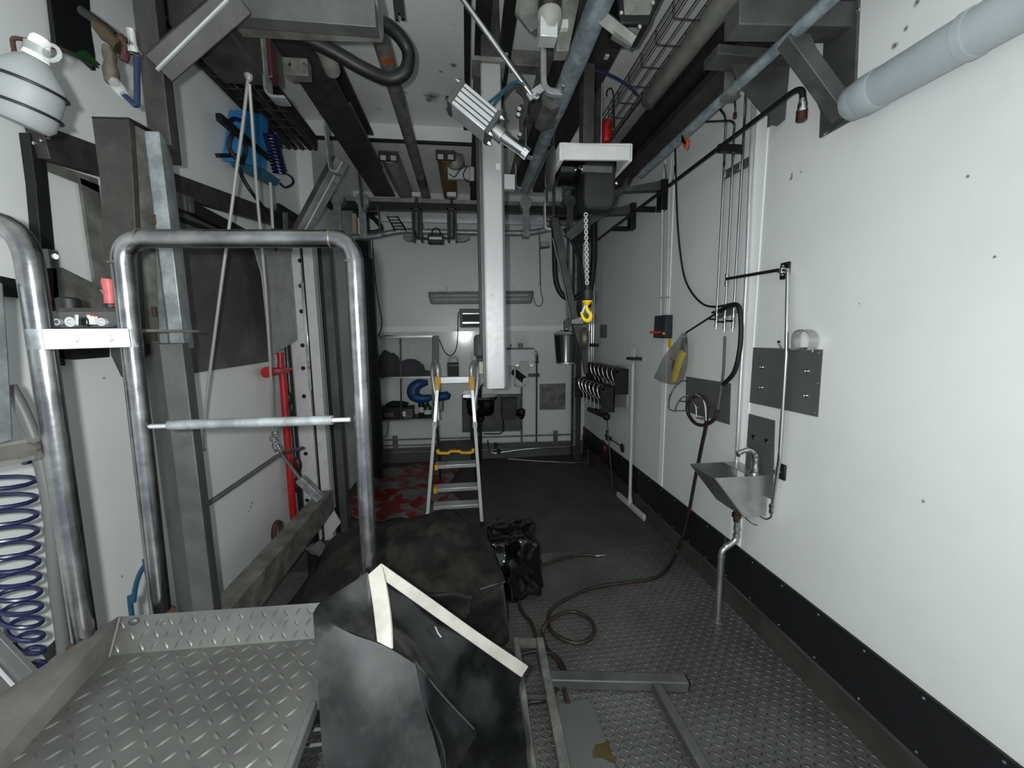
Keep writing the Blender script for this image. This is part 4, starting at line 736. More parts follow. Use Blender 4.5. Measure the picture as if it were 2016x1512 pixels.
# chain hoist
hy = 2.0; P1 = lambda x, y: PY(x, y, hy)
a, b, c_, d_ = P1(1103, 286), P1(1244, 279), P1(1112, 322), P1(1241, 315)
zt_, zb_ = (a.z+b.z)/2, (c_.z+d_.z)/2; xl, xr = P1(1106, 300).x, P1(1243, 300).x
T = thing('chain_hoist', 'grey chain hoist with black motor and black chain bag under the overhead beams', 'hoist')
HW = LAMPG; dy = .36
part(T, 'front_cover', OFFW, MB().prism([(xl, hy, zb_+.005), (xr, hy, zb_+.015), (xr, hy, zt_+.01), (xl, hy, zt_-.005)], (0, .02, 0)), bevel=.004)
part(T, 'side_cover', OFFW, MB().bx((xl-.012, hy, zb_), (xl+.012, hy+dy, zt_)), bevel=.006); part(T, 'side_cover', OFFW, MB().bx((xr-.012, hy, zb_+.01), (xr+.008, hy+dy*.9, zt_+.01)), bevel=.006)
part(T, 'top_cover', OFFW, MB().bx((xl, hy, zt_-.012), (xr, hy+dy, zt_)), bevel=.004); part(T, 'rear_cover', LAMPG, MB().bx((xl, hy+dy-.02, zb_+.03), (xr, hy+dy, zt_)))
part(T, 'end_cap', GREY, MB().lathe((xl-.012, hy+.18, zb_+.03), (-1, 0, 0), [(0, .11), (.012, .10), (.02, .07)], 28))
part(T, 'motor', GLOSSB, MB().lathe((xl+.02, hy+.18, zb_+.03), (1, 0, 0), [(0, .085), (.16, .085), (.165, .075)], 24), bevel=0); part(T, 'gear_case', GLOSSB, MB().bx((xl+.10, hy+.06, zb_-.02), (xr-.05, hy+.28, zt_-.015)), bevel=.012)
bx0, bx1 = P1(1156, 380).x, P1(1218, 380).x; zz = P1(1186, 404).z
part(T, 'chain_bag', mat('black_chain_bag', (.035, .037, .04), (.05, .05, .055), .6, 0, 9, .3, 20), MB().rings([[V((x, y, z)) for x, y in ((bx0+i, hy+.05+i), (bx1-i, hy+.05+i), (bx1-i, hy+.17-i), (bx0+i, hy+.17-i))] for z, i in ((zb_+.03, 0), (zz+.06, -.004), (zz+.015, .004), (zz, .02))]), bevel=.012)
part(T, 'chain_guide', GREY, MB().bx(P1(1150, 333)+V((0, .03, 0)), P1(1210, 322)+V((0, .06, 0))), bevel=.002)
part(T, 'suspension', DARK, MB().bx(((xl+xr)/2-.03, hy+.14, zt_), ((xl+xr)/2+.03, hy+.22, 3.0)), bevel=.003)
for x, y in ((1151, 327), (1219, 355)): part(T, 'bolt', CHROME, MB().ball(P1(x, y)+V((0, .04, 0)), .010, n=8))
one('hoist_cable', 'black cable looping out of the hoist casing towards the bracket arm', 'cable', MATTEB, MB().tube(spl([P1(1222, 358)+V((0, .1, 0)), P1(1228, 362)+V((0, .1, 0)), P1(1240, 355)+V((0, .1, 0)), P1(1252, 336)+V((0, .1, 0))]), .007, 8))
ct, cb = P1(1165, 408)+V((0, .1, 0)), PY(1156, 570, hy+.1); n_ = 27
T = thing('load_chain', 'galvanised load chain hanging from black chain bag down to the yellow hook', 'chain')
CH = MB(); dv = (cb-ct); L_ = dv.length/n_; dn = dv.normalized()
for k in range(n_):
    c = ct+dv*((k+.5)/n_); s = (V((1, 0, 0)) if k % 2 == 0 else V((0, 1, 0))); s = (s-s.dot(dn)*dn).normalized(); ln = L_*.78; w_ = .0075
    part(T, 'link', ALU, MB().tube([c+dn*(ln-w_)*math.copysign(1, math.cos(t))*(1 if abs(math.cos(t)) > .2 else 0)*.62+dn*w_*math.cos(t)+s*w_*math.sin(t)*1.15 for t in [2*math.pi*i/12 for i in range(12)]], .0032, 6, loop=True))
T = thing('hoist_hook', 'yellow safety hook under a black hook block on the load chain', 'hook'); hk = lambda x, y: PY(x, y, hy+.1)
part(T, 'hook_block', MATTEB, MB().lathe(hk(1156, 570), (0, 0, -1), [(0, .02), (.004, .03), (.054, .03), (.06, .026)], 18)); part(T, 'chain_stop', MATTEB, MB().lathe(hk(1156, 562), (0, 0, -1), [(0, .014), (.022, .018)], 14))
part(T, 'swivel', YELL, MB().lathe(hk(1155.5, 592), (0, 0, -1), [(0, .027), (.006, .027), (.016, .018), (.024, .012)], 18), 'yellow swivel')
hp = [(1155, 598), (1155, 605), (1157, 612), (1162, 618), (1162.5, 625), (1158, 631), (1152, 630), (1147.5, 625), (1145.5, 619), (1144.5, 614)]
nP = (len(hp)-1)*6+1; hk_ = part(T, 'hook', YELL, MB().tube(spl([hk(x, y) for x, y in hp]), [.007+.005*math.sin(math.pi*min(1, i/nP*1.15)) if i < nP*.93 else .007 for i in range(nP)], 12))
part(hk_, 'safety_latch', CHROME, MB().beam(hk(1152, 601), hk(1146, 616), .010, .004, (0, 1, 0)))
# swivel bar, shackle block and roller
sy = 2.7; S = lambda x, y: PY(x, y, sy)
T = thing('swing_arm', 'dark flat steel arm slanting down beside the yellow hook, roller at its foot', 'arm')
part(T, 'arm', DARK, MB().beam(S(1091, 436), S(1132, 628), .045, .02, (0, 1, 0)), bevel=.003); part(T, 'side_strip', GREY, MB().beam(S(1093, 470)-V((.02, .012, 0)), S(1128, 628)-V((.02, .012, 0)), .008, .012, (0, 1, 0)))
part(T, 'block', DIRTY, MB().bx(S(1125, 638), S(1149, 624)+V((0, .06, 0))), bevel=.004); part(T, 'block_wing', DARK, MB().prism([S(x, y)+V((0, .03, 0)) for x, y in ((1113, 632), (1125, 624), (1126, 638), (1120, 642), (1114, 650))], (0, .03, 0)))
part(T, 'fork', DARK, MB().prism([S(x, y) for x, y in ((1128, 639), (1148, 639), (1146, 655), (1153, 684), (1144, 689), (1137, 672))], (0, .05, 0)), bevel=.003)
part(T, 'roller', BRONZE, MB().lathe(S(1147, 667)+V((0, .02, 0)), (1, -.25, 0), [(-.012, .04), (-.005, .072), (.01, .08), (.03, .078), (.042, .06), (.046, .02)], 24), 'worn metal roller')
part(T, 'link', CHROME, MB().tube([S(1141, 632), S(1150, 622)], .007, 8)); part(T, 'lower_rod', MATTEB, MB().beam(S(1147, 688), S(1154, 735), .03, .02, (0, 1, 0))); part(T, 'suspension_rod', DARK, MB().tube([S(1093, 440)+V((0, .05, 0)), V((S(1093, 440).x, sy+.05, ZC))], .010, 8)); part(T, 'hinge', DARK, MB().bx(S(1086, 442), S(1100, 428)+V((0, .08, 0))), bevel=.003)
for (x0_, x1_, lab) in ((1117, 1116, 'blue cord hanging from the pipe bend to the bucket, thicker one'), (1118.5, 1120, 'blue cord beside the thicker cord, thinner one')):
    one('cord', lab, 'cord', NAVY, MB().tube([PY(x0_, 440, 3.5), PY(x0_, 540, 3.5), PY(x1_, 648, 3.5)], .008 if x0_ == 1117 else .004, 6), 'blue cords')
hs = lambda pts, Y: [PY(x, y, Y) for x, y in pts]
one('black_hose', 'thick black hose hanging in a U loop behind the slanting steel arm', 'hose', MATTEB, MB().tube(spl(hs([(1091, 440), (1091.5, 480), (1093, 540), (1098, 566), (1108, 582), (1121, 588), (1136, 585), (1147, 577)], 3.75)), .0255, 12))
one('black_hose', 'slimmer black hose arching from the pipe bend to the corner post', 'hose', MATTEB, MB().tube(spl(hs([(1110, 450), (1117, 462), (1128, 480), (1138, 504), (1145, 532), (1148, 560), (1148, 588)], 3.78)), .016, 10))
one('black_hose', 'thickest black hose dropping straight behind the load chain', 'hose', MATTEB, MB().tube(spl(hs([(1169, 430), (1169, 500), (1165, 550), (1160, 585), (1158, 605)], 3.7)), .030, 12))
T = thing('bucket', 'stainless steel bucket hanging near the corner', 'bucket'); by = 3.5; a = PY(1114.5, 657, by); bz = PY(1114.5, 714, by).z; r1, r2 = (PY(1139, 657, by).x-PY(1090, 657, by).x)/2, (PY(1135, 714, by).x-PY(1096, 714, by).x)/2
hgt = a.z-bz
part(T, 'body', mat('dark_bucket_steel', (.33, .33, .33), rough=.24, metal=1), MB().lathe((a.x, by, bz), (0, 0, 1), [(0, r2*.9), (.004, r2), (.012, r2*.98), (hgt*.95, r1*.97), (hgt*.96, r1*.95), (.02, r2*.93), (.018, .001)], 32, False)); part(T, 'rim', STAIN, MB().tube([V((a.x+r1*.98*math.cos(t), by+r1*.98*math.sin(t), a.z)) for t in [2*math.pi*i/32 for i in range(32)]], .006, 8, loop=True))
part(T, 'base_ring', CHROME, MB().lathe((a.x, by, bz-.006), (0, 0, 1), [(0, r2*1.0), (.012, r2*1.01)], 32)); part(T, 'bail', CHROME, MB().tube(spl([V((a.x-r1*.98, by, a.z-.01)), V((a.x-r1*.6, by, a.z+.02)), V((a.x, by, a.z+.03)), V((a.x+r1*.6, by, a.z+.02)), V((a.x+r1*.98, by, a.z-.01))]), .005, 8)); part(T, 'swivel_ring', CHROME, MB().ball(V((a.x, by, a.z+.04)), .022, n=8))
# far cross rail with its pipe, straps and rollers
fy = 3.9
T = thing('cross_beam', 'long dark cross beam over the far end, lamp battens above it', 'cross beam'); T['kind'] = 'thing'
a, b = PY(625, 404, fy), PY(1150, 414, fy); part(T, 'beam', BLACKST, MB().bx((XJ+.02, fy, b.z-.035), (b.x+.2, fy+.08, b.z+.03)), bevel=.003)
T = thing('cross_beam', 'pale flat cross beam just behind the long dark one', 'cross beam'); T['kind'] = 'thing'
part(T, 'beam', LAMPG, MB().bx((XJ+.02, fy+.15, PY(800, 412, fy+.15).z), (1.05, fy+.2, PY(800, 390, fy+.15).z)), bevel=.003)
one('shelf_rail', 'pale aluminium strip behind the far pipe', 'strip', ALU, MB().bx(PY(745, 435, fy+.2), PY(1085, 424, fy+.23)).bx(PY(780, 428, fy+.17), PY(788, 405, fy+.21)).bx(PY(1060, 428, fy+.17), PY(1068, 405, fy+.21)), bevel=.002)
zc = lambda x, y: PY(x, y, fy-.05)
one('bent_pipe', 'galvanised pipe bending across the far cross beam', 'pipe', GALV, MB().tube(spl([zc(690, 468), zc(735, 465), zc(770, 458), zc(800, 455), zc(880, 457), zc(1000, 459), zc(1050, 457), zc(1080, 450), zc(1100, 440)]), .026, 12))
one('bent_pipe', 'dark galvanised pipe elbow under the hoist at the end of the far cross beam', 'pipe', DIRTY, MB().tube(spl([zc(1075, 430), zc(1098, 437), zc(1120, 440), zc(1145, 438), zc(1175, 430)]), .026, 12))
for k, (x, ya, yb_, lab) in enumerate(((666, 390, 452, 'pale flat strap on the far beam nearest the cable tray'), (716, 392, 468, 'pale flat strap beside the cardboard package'), (1036, 398, 464, 'pale flat strap behind the rail tube end'), (1122, 395, 446, 'dull flat strap directly under the hoist'))):
    T = thing('flat_strap', lab, 'strap', 'flat straps on the far cross beam'); m = GALV if k < 3 else GREY; a = PY(x, yb_, fy-.09); b = PY(x, ya, fy-.09)
    part(T, 'strap', m, MB().bx((a.x-.032, fy-.09, a.z), (a.x+.032, fy-.08, b.z)), bevel=.001); part(T, 'weld_plate', m, MB().lathe((a.x, fy-.078, b.z), (0, 1, 0), [(0, .06), (.08, .06)], 14)); part(T, 'foot', m, MB().bx((a.x-.032, fy-.09, a.z-.006), (a.x+.032, fy+.0, a.z)))
for (x, lab) in ((820, 'steel roller frame with screw post, beside the wire ladder tray'), (889, 'steel roller frame with screw post, beside the hanging column')):
    T = thing('roller_frame', lab, 'roller frame', 'roller frames on the far cross beam'); ry = fy-.14; a, b = PY(x-8, 474, ry), PY(x+9, 410, ry)
    part(T, 'frame', DARK, MB().bx((a.x, ry, a.z), (a.x+.016, ry+.09, b.z)).bx((b.x-.016, ry, a.z), (b.x, ry+.09, b.z)).bx((a.x, ry, b.z-.016), (b.x, ry+.09, b.z))); part(T, 'roller', GREY, MB().cyl(PY(x, 470, ry+.04), PY(x, 418, ry+.04), .03, 14)); part(T, 'screw_post', DARK, MB().cyl(PY(x, 410, ry+.04), PY(x, 388, ry+.04), .013, 8)); part(T, 'cap_plate', OFFW, MB().bx(PY(x-9, 386, ry), PY(x+9, 382, ry+.05)), bevel=.002)
    part(T, 'wing', DIRTY, MB().prism([PY(xx, y, ry+.05) for xx, y in (((x+8, 466), (x+35, 464), (x+34, 470), (x+25, 475), (x+8, 475)) if x > 850 else ((x-8, 463), (x-27, 463), (x-26, 470), (x-20, 474), (x-8, 474)))], (0, .04, 0)))
T = thing('cable_junction', 'small black box with grey label between the roller frames', 'box'); ry = fy-.16
part(T, 'box', MATTEB, MB().bx(PY(842, 479, ry), PY(873, 464, ry+.06)), bevel=.006); part(T, 'label', OFFW, MB().bx(PY(845, 471, ry-.003), PY(870, 467, ry))); part(T, 'cable', MATTEB, MB().tube(spl([PY(845, 470, ry), PY(822, 468, ry), PY(817, 455, ry)]), .009, 8).tube(spl([PY(870, 468, ry), PY(885, 470, ry), PY(893, 468, ry)]), .009, 8).tube(spl([PY(850, 464, ry), PY(852, 452, ry), PY(862, 450, ry), PY(869, 462, ry)]), .006, 8))
for (xa, ya, xb, yb_, Z_, m, lab) in ((765, 312, 800, 392, 3.2, LAMPG, 'dusty grey lamp batten on the lower ceiling beside the grey tube'), (876, 310, 888, 392, 3.2, OCHRE, 'ochre-lensed lamp batten on the lower ceiling near the hanging column')):
    p, q = PZ(xa, ya, Z_), PZ(xb, yb_, Z_); x = (p.x+q.x)/2; T = thing('ceiling_lamp', lab, 'lamp', 'lamp battens on the lower ceiling')
    part(T, 'housing', DIRTY, MB().bx((x-.085, p.y, Z_+.035), (x+.085, YB-.05, ZL)), bevel=.006); part(T, 'lens', m, MB().rings([[V((x+.085*math.cos(t), y, Z_+.04-.07*math.sin(t))) for t in [math.pi*i/10 for i in range(11)]] for y in (p.y+.02, YB-.06)]), bevel=.004)
    part(T, 'end_cap', DARK, MB().bx((x-.088, p.y-.006, Z_-.02), (x+.088, p.y+.03, Z_+.06)), bevel=.008)
    for s in (-.045, .045): part(T, 'lamp_holder', OFFW, MB().box((x+s, p.y-.01, Z_), .05, .02, .04), bevel=.004)
T = thing('cable_ladder', 'short wire ladder tray tipped down over the far pipe', 'cable ladder')
for dx in (0, 22): part(T, 'side_wire', BLACKST, MB().tube([PY(762+dx*.9, 425, fy-.02), PY(778+dx, 455, fy-.12)], .006, 6))
for k in range(5): part(T, 'rung', BLACKST, MB().tube([PY(763+k*3.4, 427+k*6, fy-.02-.02*k), PY(784+k*3.4, 427+k*6, fy-.02-.02*k)], .005, 6))
one('cardboard_package', 'cream and brown package wedged between the pale straps', 'package', CARD, MB().bx(PY(694, 460, fy+.02), PY(706, 426, fy+.12)), bevel=.004)
one('paper_sheet', 'white sheet propped next to the cardboard package', 'sheet', PAPER, MB().bx(PY(706, 461, fy+.03), PY(712, 430, fy+.05)))
one('dark_cable', 'dark slack cable bundle behind the pale straps', 'cable', MATTEB, MB().tube(spl([PY(722, 420, fy+.05), PY(738, 432, fy+.02), PY(750, 448, fy), PY(744, 456, fy), PY(726, 458, fy)]), .022, 8))
T = thing('wall_fan', 'pale round fan unit with dangling wires on the lower ceiling', 'fan'); c = PY(896, 318, 3.9)
part(T, 'hub', DIRTY, MB().lathe(c, (0, -1, 0), [(0, .09), (.05, .085), (.08, .05), (.085, .02)], 18)); part(T, 'bracket', OFFW, MB().bx(PY(882, 351, 3.88), PY(925, 332, 3.92))); part(T, 'motor', OFFW, MB().cyl(PY(929, 358, 3.85), PY(929, 330, 3.85), .025, 12)); part(T, 'motor_cap', MATTEB, MB().cyl(PY(930, 366, 3.85), PY(930, 358, 3.85), .027, 12)); part(T, 'stem', OFFW, MB().bx(PY(875, 312, 3.9), PY(883, 292, 3.94)), bevel=.004)
for pts in ([(905, 318), (915, 326), (925, 330), (928, 340)], [(884, 342), (895, 348), (905, 335), (918, 328), (912, 345), (920, 358), (928, 352)]): part(T, 'wire', MATTEB, MB().tube(spl([PY(x, y, 3.86) for x, y in pts]), .005, 6))
# right-hand overhead beams, light batten and wire trays
p, q = PZ(1468, -10, 3.0), PZ(1284, 208, 3.0)
p, q = PZ(1438, 10, 3.02), PZ(1278, 206, 3.02); x = (p.x+q.x)/2
T = thing('light_batten', 'thick pale weathered batten beside the wire basket tray, ending above the hoist', 'batten')
part(T, 'batten', LAMPG, MB().lathe((x, p.y-.6, 3.05), (0, 1, 0), [(0, .055), (q.y-p.y+.56, .055), (q.y-p.y+.585, .035)], 16)); part(T, 'rear_strip', LAMPG, MB().bx((x-.045, q.y, 3.04), (x+.03, q.y+1.0, 3.06)), bevel=.003)
part(T, 'end_cap', GREY, MB().lathe((x, q.y-.02, 3.05), (0, 1, 0), [(0, .057), (.03, .057), (.035, .03)], 16))
for (xa, ya, xb, yb_, Z_, w, h_, lab, m) in ((1500, 20, 1280, 252, 2.95, .13, .16, 'deep dark beam between the pale batten and the galvanised rail tube', BLACKST), (1560, 30, 1290, 290, 2.9, .14, .05, 'wide dull beam above the galvanised rail tube', DARK)):
    p, q = PZ(xa, ya, Z_), PZ(xb, yb_, Z_); T, x, z = run(p, V((q.x, 4.55, q.z)), m, w, h_, 'steel_beam', lab, 'beam', ext=.5, bev=.004); part(T, 'flange', m, MB().bx((x-w*.7, p.y-.5, z+h_), (x+w*.7, 4.55, z+h_+.012)))
T = thing('box_section', 'dark box section crossing above the large wall bracket', 'box section'); part(T, 'arm', DARK, MB().bx((1.0, 1.35, 2.97), (XR, 1.47, 3.10)), bevel=.004); part(T, 'lip', DARK, MB().bx((1.0, 1.33, 2.965), (XR, 1.36, 2.985)))
def wiretray(lab, X_, Z_, y0_, y1_, w, dep, nlong=4, pitch=.1, grp='wire basket trays'):
    T = thing('cable_tray', lab, 'cable tray', grp); m = BLACKST
    for i in range(nlong): part(T, 'long_wire', DARK, MB().tube([V((X_-w/2+w*i/(nlong-1), y0_, Z_)), V((X_-w/2+w*i/(nlong-1), y1_, Z_))], .0035, 6))
    for s in (-1, 1):
        for z in (dep, dep*.5): part(T, 'side_wire', DARK, MB().tube([V((X_+s*w/2, y0_, Z_+z)), V((X_+s*w/2, y1_, Z_+z))], .0035, 6))
    n_ = min(int((y1_-y0_)/pitch), 40)
    for k in range(n_+1):
        y = y0_+(y1_-y0_)*k/n_; part(T, 'cross_wire', DARK, MB().tube([V((X_-w/2, y, Z_+dep)), V((X_-w/2, y, Z_)), V((X_+w/2, y, Z_)), V((X_+w/2, y, Z_+dep))], .003, 6))
    return T
p, q = PZ(1352, 20, 3.05), PZ(1205, 268, 3.05); wiretray('wire basket tray hung between the ceiling and the pale batten', (p.x+q.x)/2+.0, 3.05, .9, 4.2, .16, .07, 4, .16)
p, q = PZ(1395, 225, 2.95), PZ(1280, 325, 2.95); wiretray('wire basket tray over the dull beam close to the white wall', 1.30, 2.97, 1.6, 4.4, .18, .06, 4, .14)
one('orange_tag', 'small orange plastic tag hanging from the galvanised rail tube', 'tag', ORANGE, MB().prism([PX(x, y, 1.24) for x, y in ((1342, 268), (1342, 279), (1353, 272), (1352, 285), (1349, 295), (1345, 288))], (.012, 0, 0)), bevel=.002)
T = thing('junction_box', 'small grey box hanging beside the hoist near the far straps', 'box'); part(T, 'box', GALV, MB().bx(PY(1079, 396, 3.2), PY(1101, 372, 3.3)), bevel=.003); part(T, 'hanger_rod', DARK, MB().tube([PY(1090, 374, 3.27), V((PY(1090, 374, 3.27).x, 3.27, ZC))], .008, 8))
strap('slim pale hanger beside the small grey box under the hoist', [(1073, 392), (1074, 449), (1085, 451)], 3.3, .05, t=.013)
# ---------------------------------------------------------------- left side
def plan(pts, z0, z1): return MB().prism([V((x, y, z0)) for x, y in pts], (0, 0, z1-z0))
def xy(x, py, Y): return (PY(x, py, Y).x, Y)
def wl(px, X, t=.01): return MB().prism([PX(x, y, X) for x, y in px], (-t, 0, 0))
# frame post of the rear opening
T = thing('frame_post', 'tall folded galvanised post right behind the inner handrail', 'post')
z1 = PY(310, 258, 1.36).z; zm = PY(317, 676, 1.32).z
part(T, 'upper_profile', GALV, plan([xy(255, 300, 1.43), xy(286, 300, 1.43), xy(288, 300, 1.36), xy(318, 300, 1.36), xy(331, 300, 1.41), xy(338, 300, 1.50), xy(255, 300, 1.5)], zm-.02, z1), bevel=.003)
part(T, 'lower_profile', GREY, plan([xy(284, 700, 1.38), xy(317, 700, 1.315), xy(362, 700, 1.33), xy(373, 700, 1.38), xy(378, 700, 1.52), xy(284, 700, 1.52)], 0, zm), bevel=.003)
part(T, 'top_post', DARK, plan([xy(272, 100, 1.40), xy(316, 100, 1.40), xy(333, 100, 1.47), xy(333, 100, 1.56), xy(272, 100, 1.56)], z1-.02, ZC-.02), bevel=.003)
part(T, 'brace', DARK, MB().beam(PY(312, 133, 1.42), PY(470, -4, 1.42), .076, .076, (0, 1, 0), math.pi/4), bevel=.003)
part(T, 'edge_highlight', ALU, MB().beam(PY(309, 138, 1.362), PY(449, 0, 1.362), .007, .007, (0, 1, 0)))  # pale strip added as the highlight along the brace edge
for y in (430, 612, 660): part(T, 'slot', RUST, MB().bx(PY(301, y+12, 1.362), PY(305, y-8, 1.358)))
T = thing('cover_plate', 'dark box plate standing against the galvanised post, just below its dark upper part', 'plate')
part(T, 'front', DARK, MB().prism([PY(x, y, 1.33) for x, y in ((180, 232), (254, 234), (262, 360), (272, 560), (280, 700), (262, 748), (238, 742), (218, 700), (207, 560), (197, 360))], (0, .02, 0)), bevel=.002)
part(T, 'side', DIRTY, MB().prism([PY(254, 234, 1.35), PY(254, 234, 1.35)+V((0.012, .06, 0)), PY(278, 700, 1.35)+V((.012, .06, 0)), PY(278, 700, 1.35)], (-.006, 0, 0)))
part(T, 'top_cap', BLACKST, MB().prism([PY(180, 232, 1.33), PY(254, 234, 1.33), PY(254, 234, 1.33)+V((.012, .08, 0)), PY(180, 232, 1.33)+V((0, .08, 0))], (0, 0, .004)))
# door frame and rails on the left wall
XW = XL+.03
T = thing('door_frame', 'dark angle iron frame with sloping top beam bolted on the white wall behind the handrails', 'frame')
part(T, 'upright', BLACKST, wl([(57, 262), (86, 262), (95, 350), (112, 530), (130, 720), (106, 720), (84, 520), (70, 360)], XW, .03), bevel=.002)
part(T, 'top_beam', DARK, MB().beam(PX(72, 278, XW+.01), PX(580, 443, XW+.01), .05, .10), bevel=.003)
part(T, 'strip', DIRTY, wl([(92, 318), (192, 352), (196, 380), (160, 362), (92, 335)], XW-.01, .01)); part(T, 'strip', DIRTY, wl([(158, 350), (196, 365), (216, 575), (188, 562)], XW-.01, .01))
part(T, 'gusset', DIRTY, wl([(104, 527), (124, 527), (190, 560), (216, 600), (205, 618), (168, 614), (104, 584)], XW, .02), bevel=.002)
part(T, 'lug', DIRTY, wl([(94, 490), (114, 494), (117, 528), (100, 528)], XW+.02, .02)); part(T, 'bolt', CHROME, MB().cyl(PX(108, 505, XW+.06), PX(108, 505, XW), .008, 8))
for x, y in ((68, 282), (95, 272), (83, 277)): part(T, 'rivet', CHROME, MB().ball(PX(x, y, XW+.036), .006, n=6))
one('mounting_strip', 'short dark flat strip with rivet spanning below the manifold between handrails', 'strip', BLACKST, wl([(118, 688), (216, 684), (216, 703), (150, 708), (118, 706)], XW, .008), bevel=.001)
one('mounting_strip', 'dark flat bracket with rivet crossing behind outer handrail', 'strip', BLACKST, wl([(0, 543), (58, 555), (60, 592), (34, 586), (0, 583)], XW, .008), bevel=.001)
T = thing('door_rail', 'black sliding rail with small clamps over the dark wall panel', 'rail'); part(T, 'rail_bar', BLACKST, MB().beam(PX(340, 392, XW+.02), PX(480, 462, XW+.02), .04, .06), bevel=.002)
for x, y in ((352, 395), (364, 400), (374, 403)): part(T, 'clamp', GREY, MB().box(PX(x, y, XW+.05), .02, .03, .07), bevel=.002)
PAN = mat('blotchy_black_panel', (.29, .29, .28), (.42, .415, .40), .55, 0, 4, .3, 30, .45, .78)
T = thing('rubber_sheet', 'large blotchy dark rubber panel fixed on the white wall behind the steel rope', 'panel')
part(T, 'panel', PAN, wl([(346, 398), (400, 424), (468, 456), (508, 478), (530, 712), (380, 735), (362, 560)], XW-.01, .02)); part(T, 'edge_strip', BLACKST, MB().beam(PX(350, 430, XW), PX(482, 478, XW), .012, .02))
T = thing('hanging_flap', 'pale clipped-corner steel flap hanging beside the dark panel', 'flap'); XF = -1.24
part(T, 'plate', mat('pale_sheet_steel', (.62, .62, .60), (.54, .54, .52), .5, 0, 8), wl([(500, 484), (571, 495), (581, 511), (598, 662), (538, 698), (534, 697), (516, 540)], XF, .008), bevel=.001); part(T, 'hinge', MATTEB, MB().ball(PX(540, 488, XF), .022, n=8)); part(T, 'hinge_bar', DIRTY, MB().beam(PX(500, 486, XF), PX(572, 490, XF), .02, .03))
# red prop
XP2 = -1.30; R_ = lambda x, y: PX(x, y, XP2)
T = thing('red_prop', 'red painted steel prop with T-handle leaning at the white post', 'prop')
foot = PX(588, 1110, XP2); part(T, 'tube', RED, MB().tube([R_(556, 735), R_(576, 1000), foot], .023, 14)); part(T, 'upper_tube', RED, MB().tube([R_(551, 694), R_(552, 708), R_(553, 738)], [.022, .018, .026], 12)); part(T, 'collar', RED, MB().cyl(R_(527, 733), R_(562, 729), .026, 14)); part(T, 'pin', RED, MB().cyl(R_(560, 729), R_(574, 726), .011, 8)); part(T, 'handle_end', RED, MB().lathe(R_(527, 733), R_(562, 729)-R_(527, 733), [(-.02, .036), (.01, .036)], 14))
# white posts at the jog
Yp = 3.05; zw = PY(600, 458, 3.05).z; Q = lambda x, y=800: PY(x, y, Yp).x
T = thing('white_post', 'weathered white channel post with bolt holes beside the red prop', 'post')
part(T, 'left_face', PAINTW, MB().bx((Q(583), Yp, 0), (Q(613), Yp+.05, zw)), bevel=.003); part(T, 'right_face', PAINTW, MB().bx((Q(621), Yp-.02, 0), (Q(639), Yp+.05, zw)), bevel=.003); part(T, 'slot', BLACKST, MB().bx((Q(612), Yp+.03, 0), (Q(622), Yp+.05, zw-.01))); part(T, 'edge_trim', CHROME, MB().bx((Q(612), Yp-.012, 1.2), (Q(618), Yp+.03, 2.0)), bevel=.002)
for y in (513, 563, 613, 680, 725, 780, 893, 985): part(T, 'bolt_hole', BLACKST, MB().lathe(PY(590+(y-500)*.03, y, Yp-.001), (0, -1, 0), [(0, .016), (.002, .014)], 10))
T = thing('grey_post', 'dark grey square post between white channel post and bare jog wall', 'post'); part(T, 'post', GREY, MB().bx((Q(640), Yp+.1, 0), (Q(660), Yp+.2, zw-.05)), bevel=.003); part(T, 'edge_trim', BLACKST, MB().bx((Q(638), Yp+.09, 0), (Q(645), Yp+.1, zw-.06)))
T = thing('black_strip', 'dark seal strip with two dark latches beside the red prop', 'strip'); part(T, 'strip', BLACKST, MB().bx((Q(573), Yp-.03, .2), (Q(581), Yp, zw-.1)), bevel=.002); part(T, 'seal', STAIN, MB().bx((Q(577), Yp-.035, .5), (Q(579), Yp-.03, 2.1)))
for y in (785, 815): part(T, 'latch', MATTEB, MB().ball(PY(568, y, Yp-.08), .03, .03, .055, n=8))
for y in (915, 955): part(T, 'rubber_stop', DRED, MB().ball(PY(585, y, Yp-.08), .035, .03, .06, n=8), 'dark red stop')
T = thing('jog_brace', 'galvanised angle brace rising from the handrail corner to the ceiling beam', 'brace'); part(T, 'angle', DIRTY, MB().beam(PY(590, 462, 2.95), PY(668, 316, 2.95), .09, .09, (0, 1, 0), math.pi/4), bevel=.003); part(T, 'edge_strip', ALU, MB().beam(PY(597, 460, 2.88), PY(674, 318, 2.88), .008, .008, (0, 1, 0)))
one('corner_angle', 'small dark angle bracket with pale tag on the white wall beside the brace', 'bracket', BLACKST, wl([(550, 400), (590, 425), (592, 440), (562, 424), (558, 460), (551, 458)], -1.3, .02)); one('pale_tag', 'pale rectangular tag under the small dark angle bracket', 'tag', GALV, wl([(558, 418), (567, 418), (567, 460), (560, 458)], -1.27, .006))
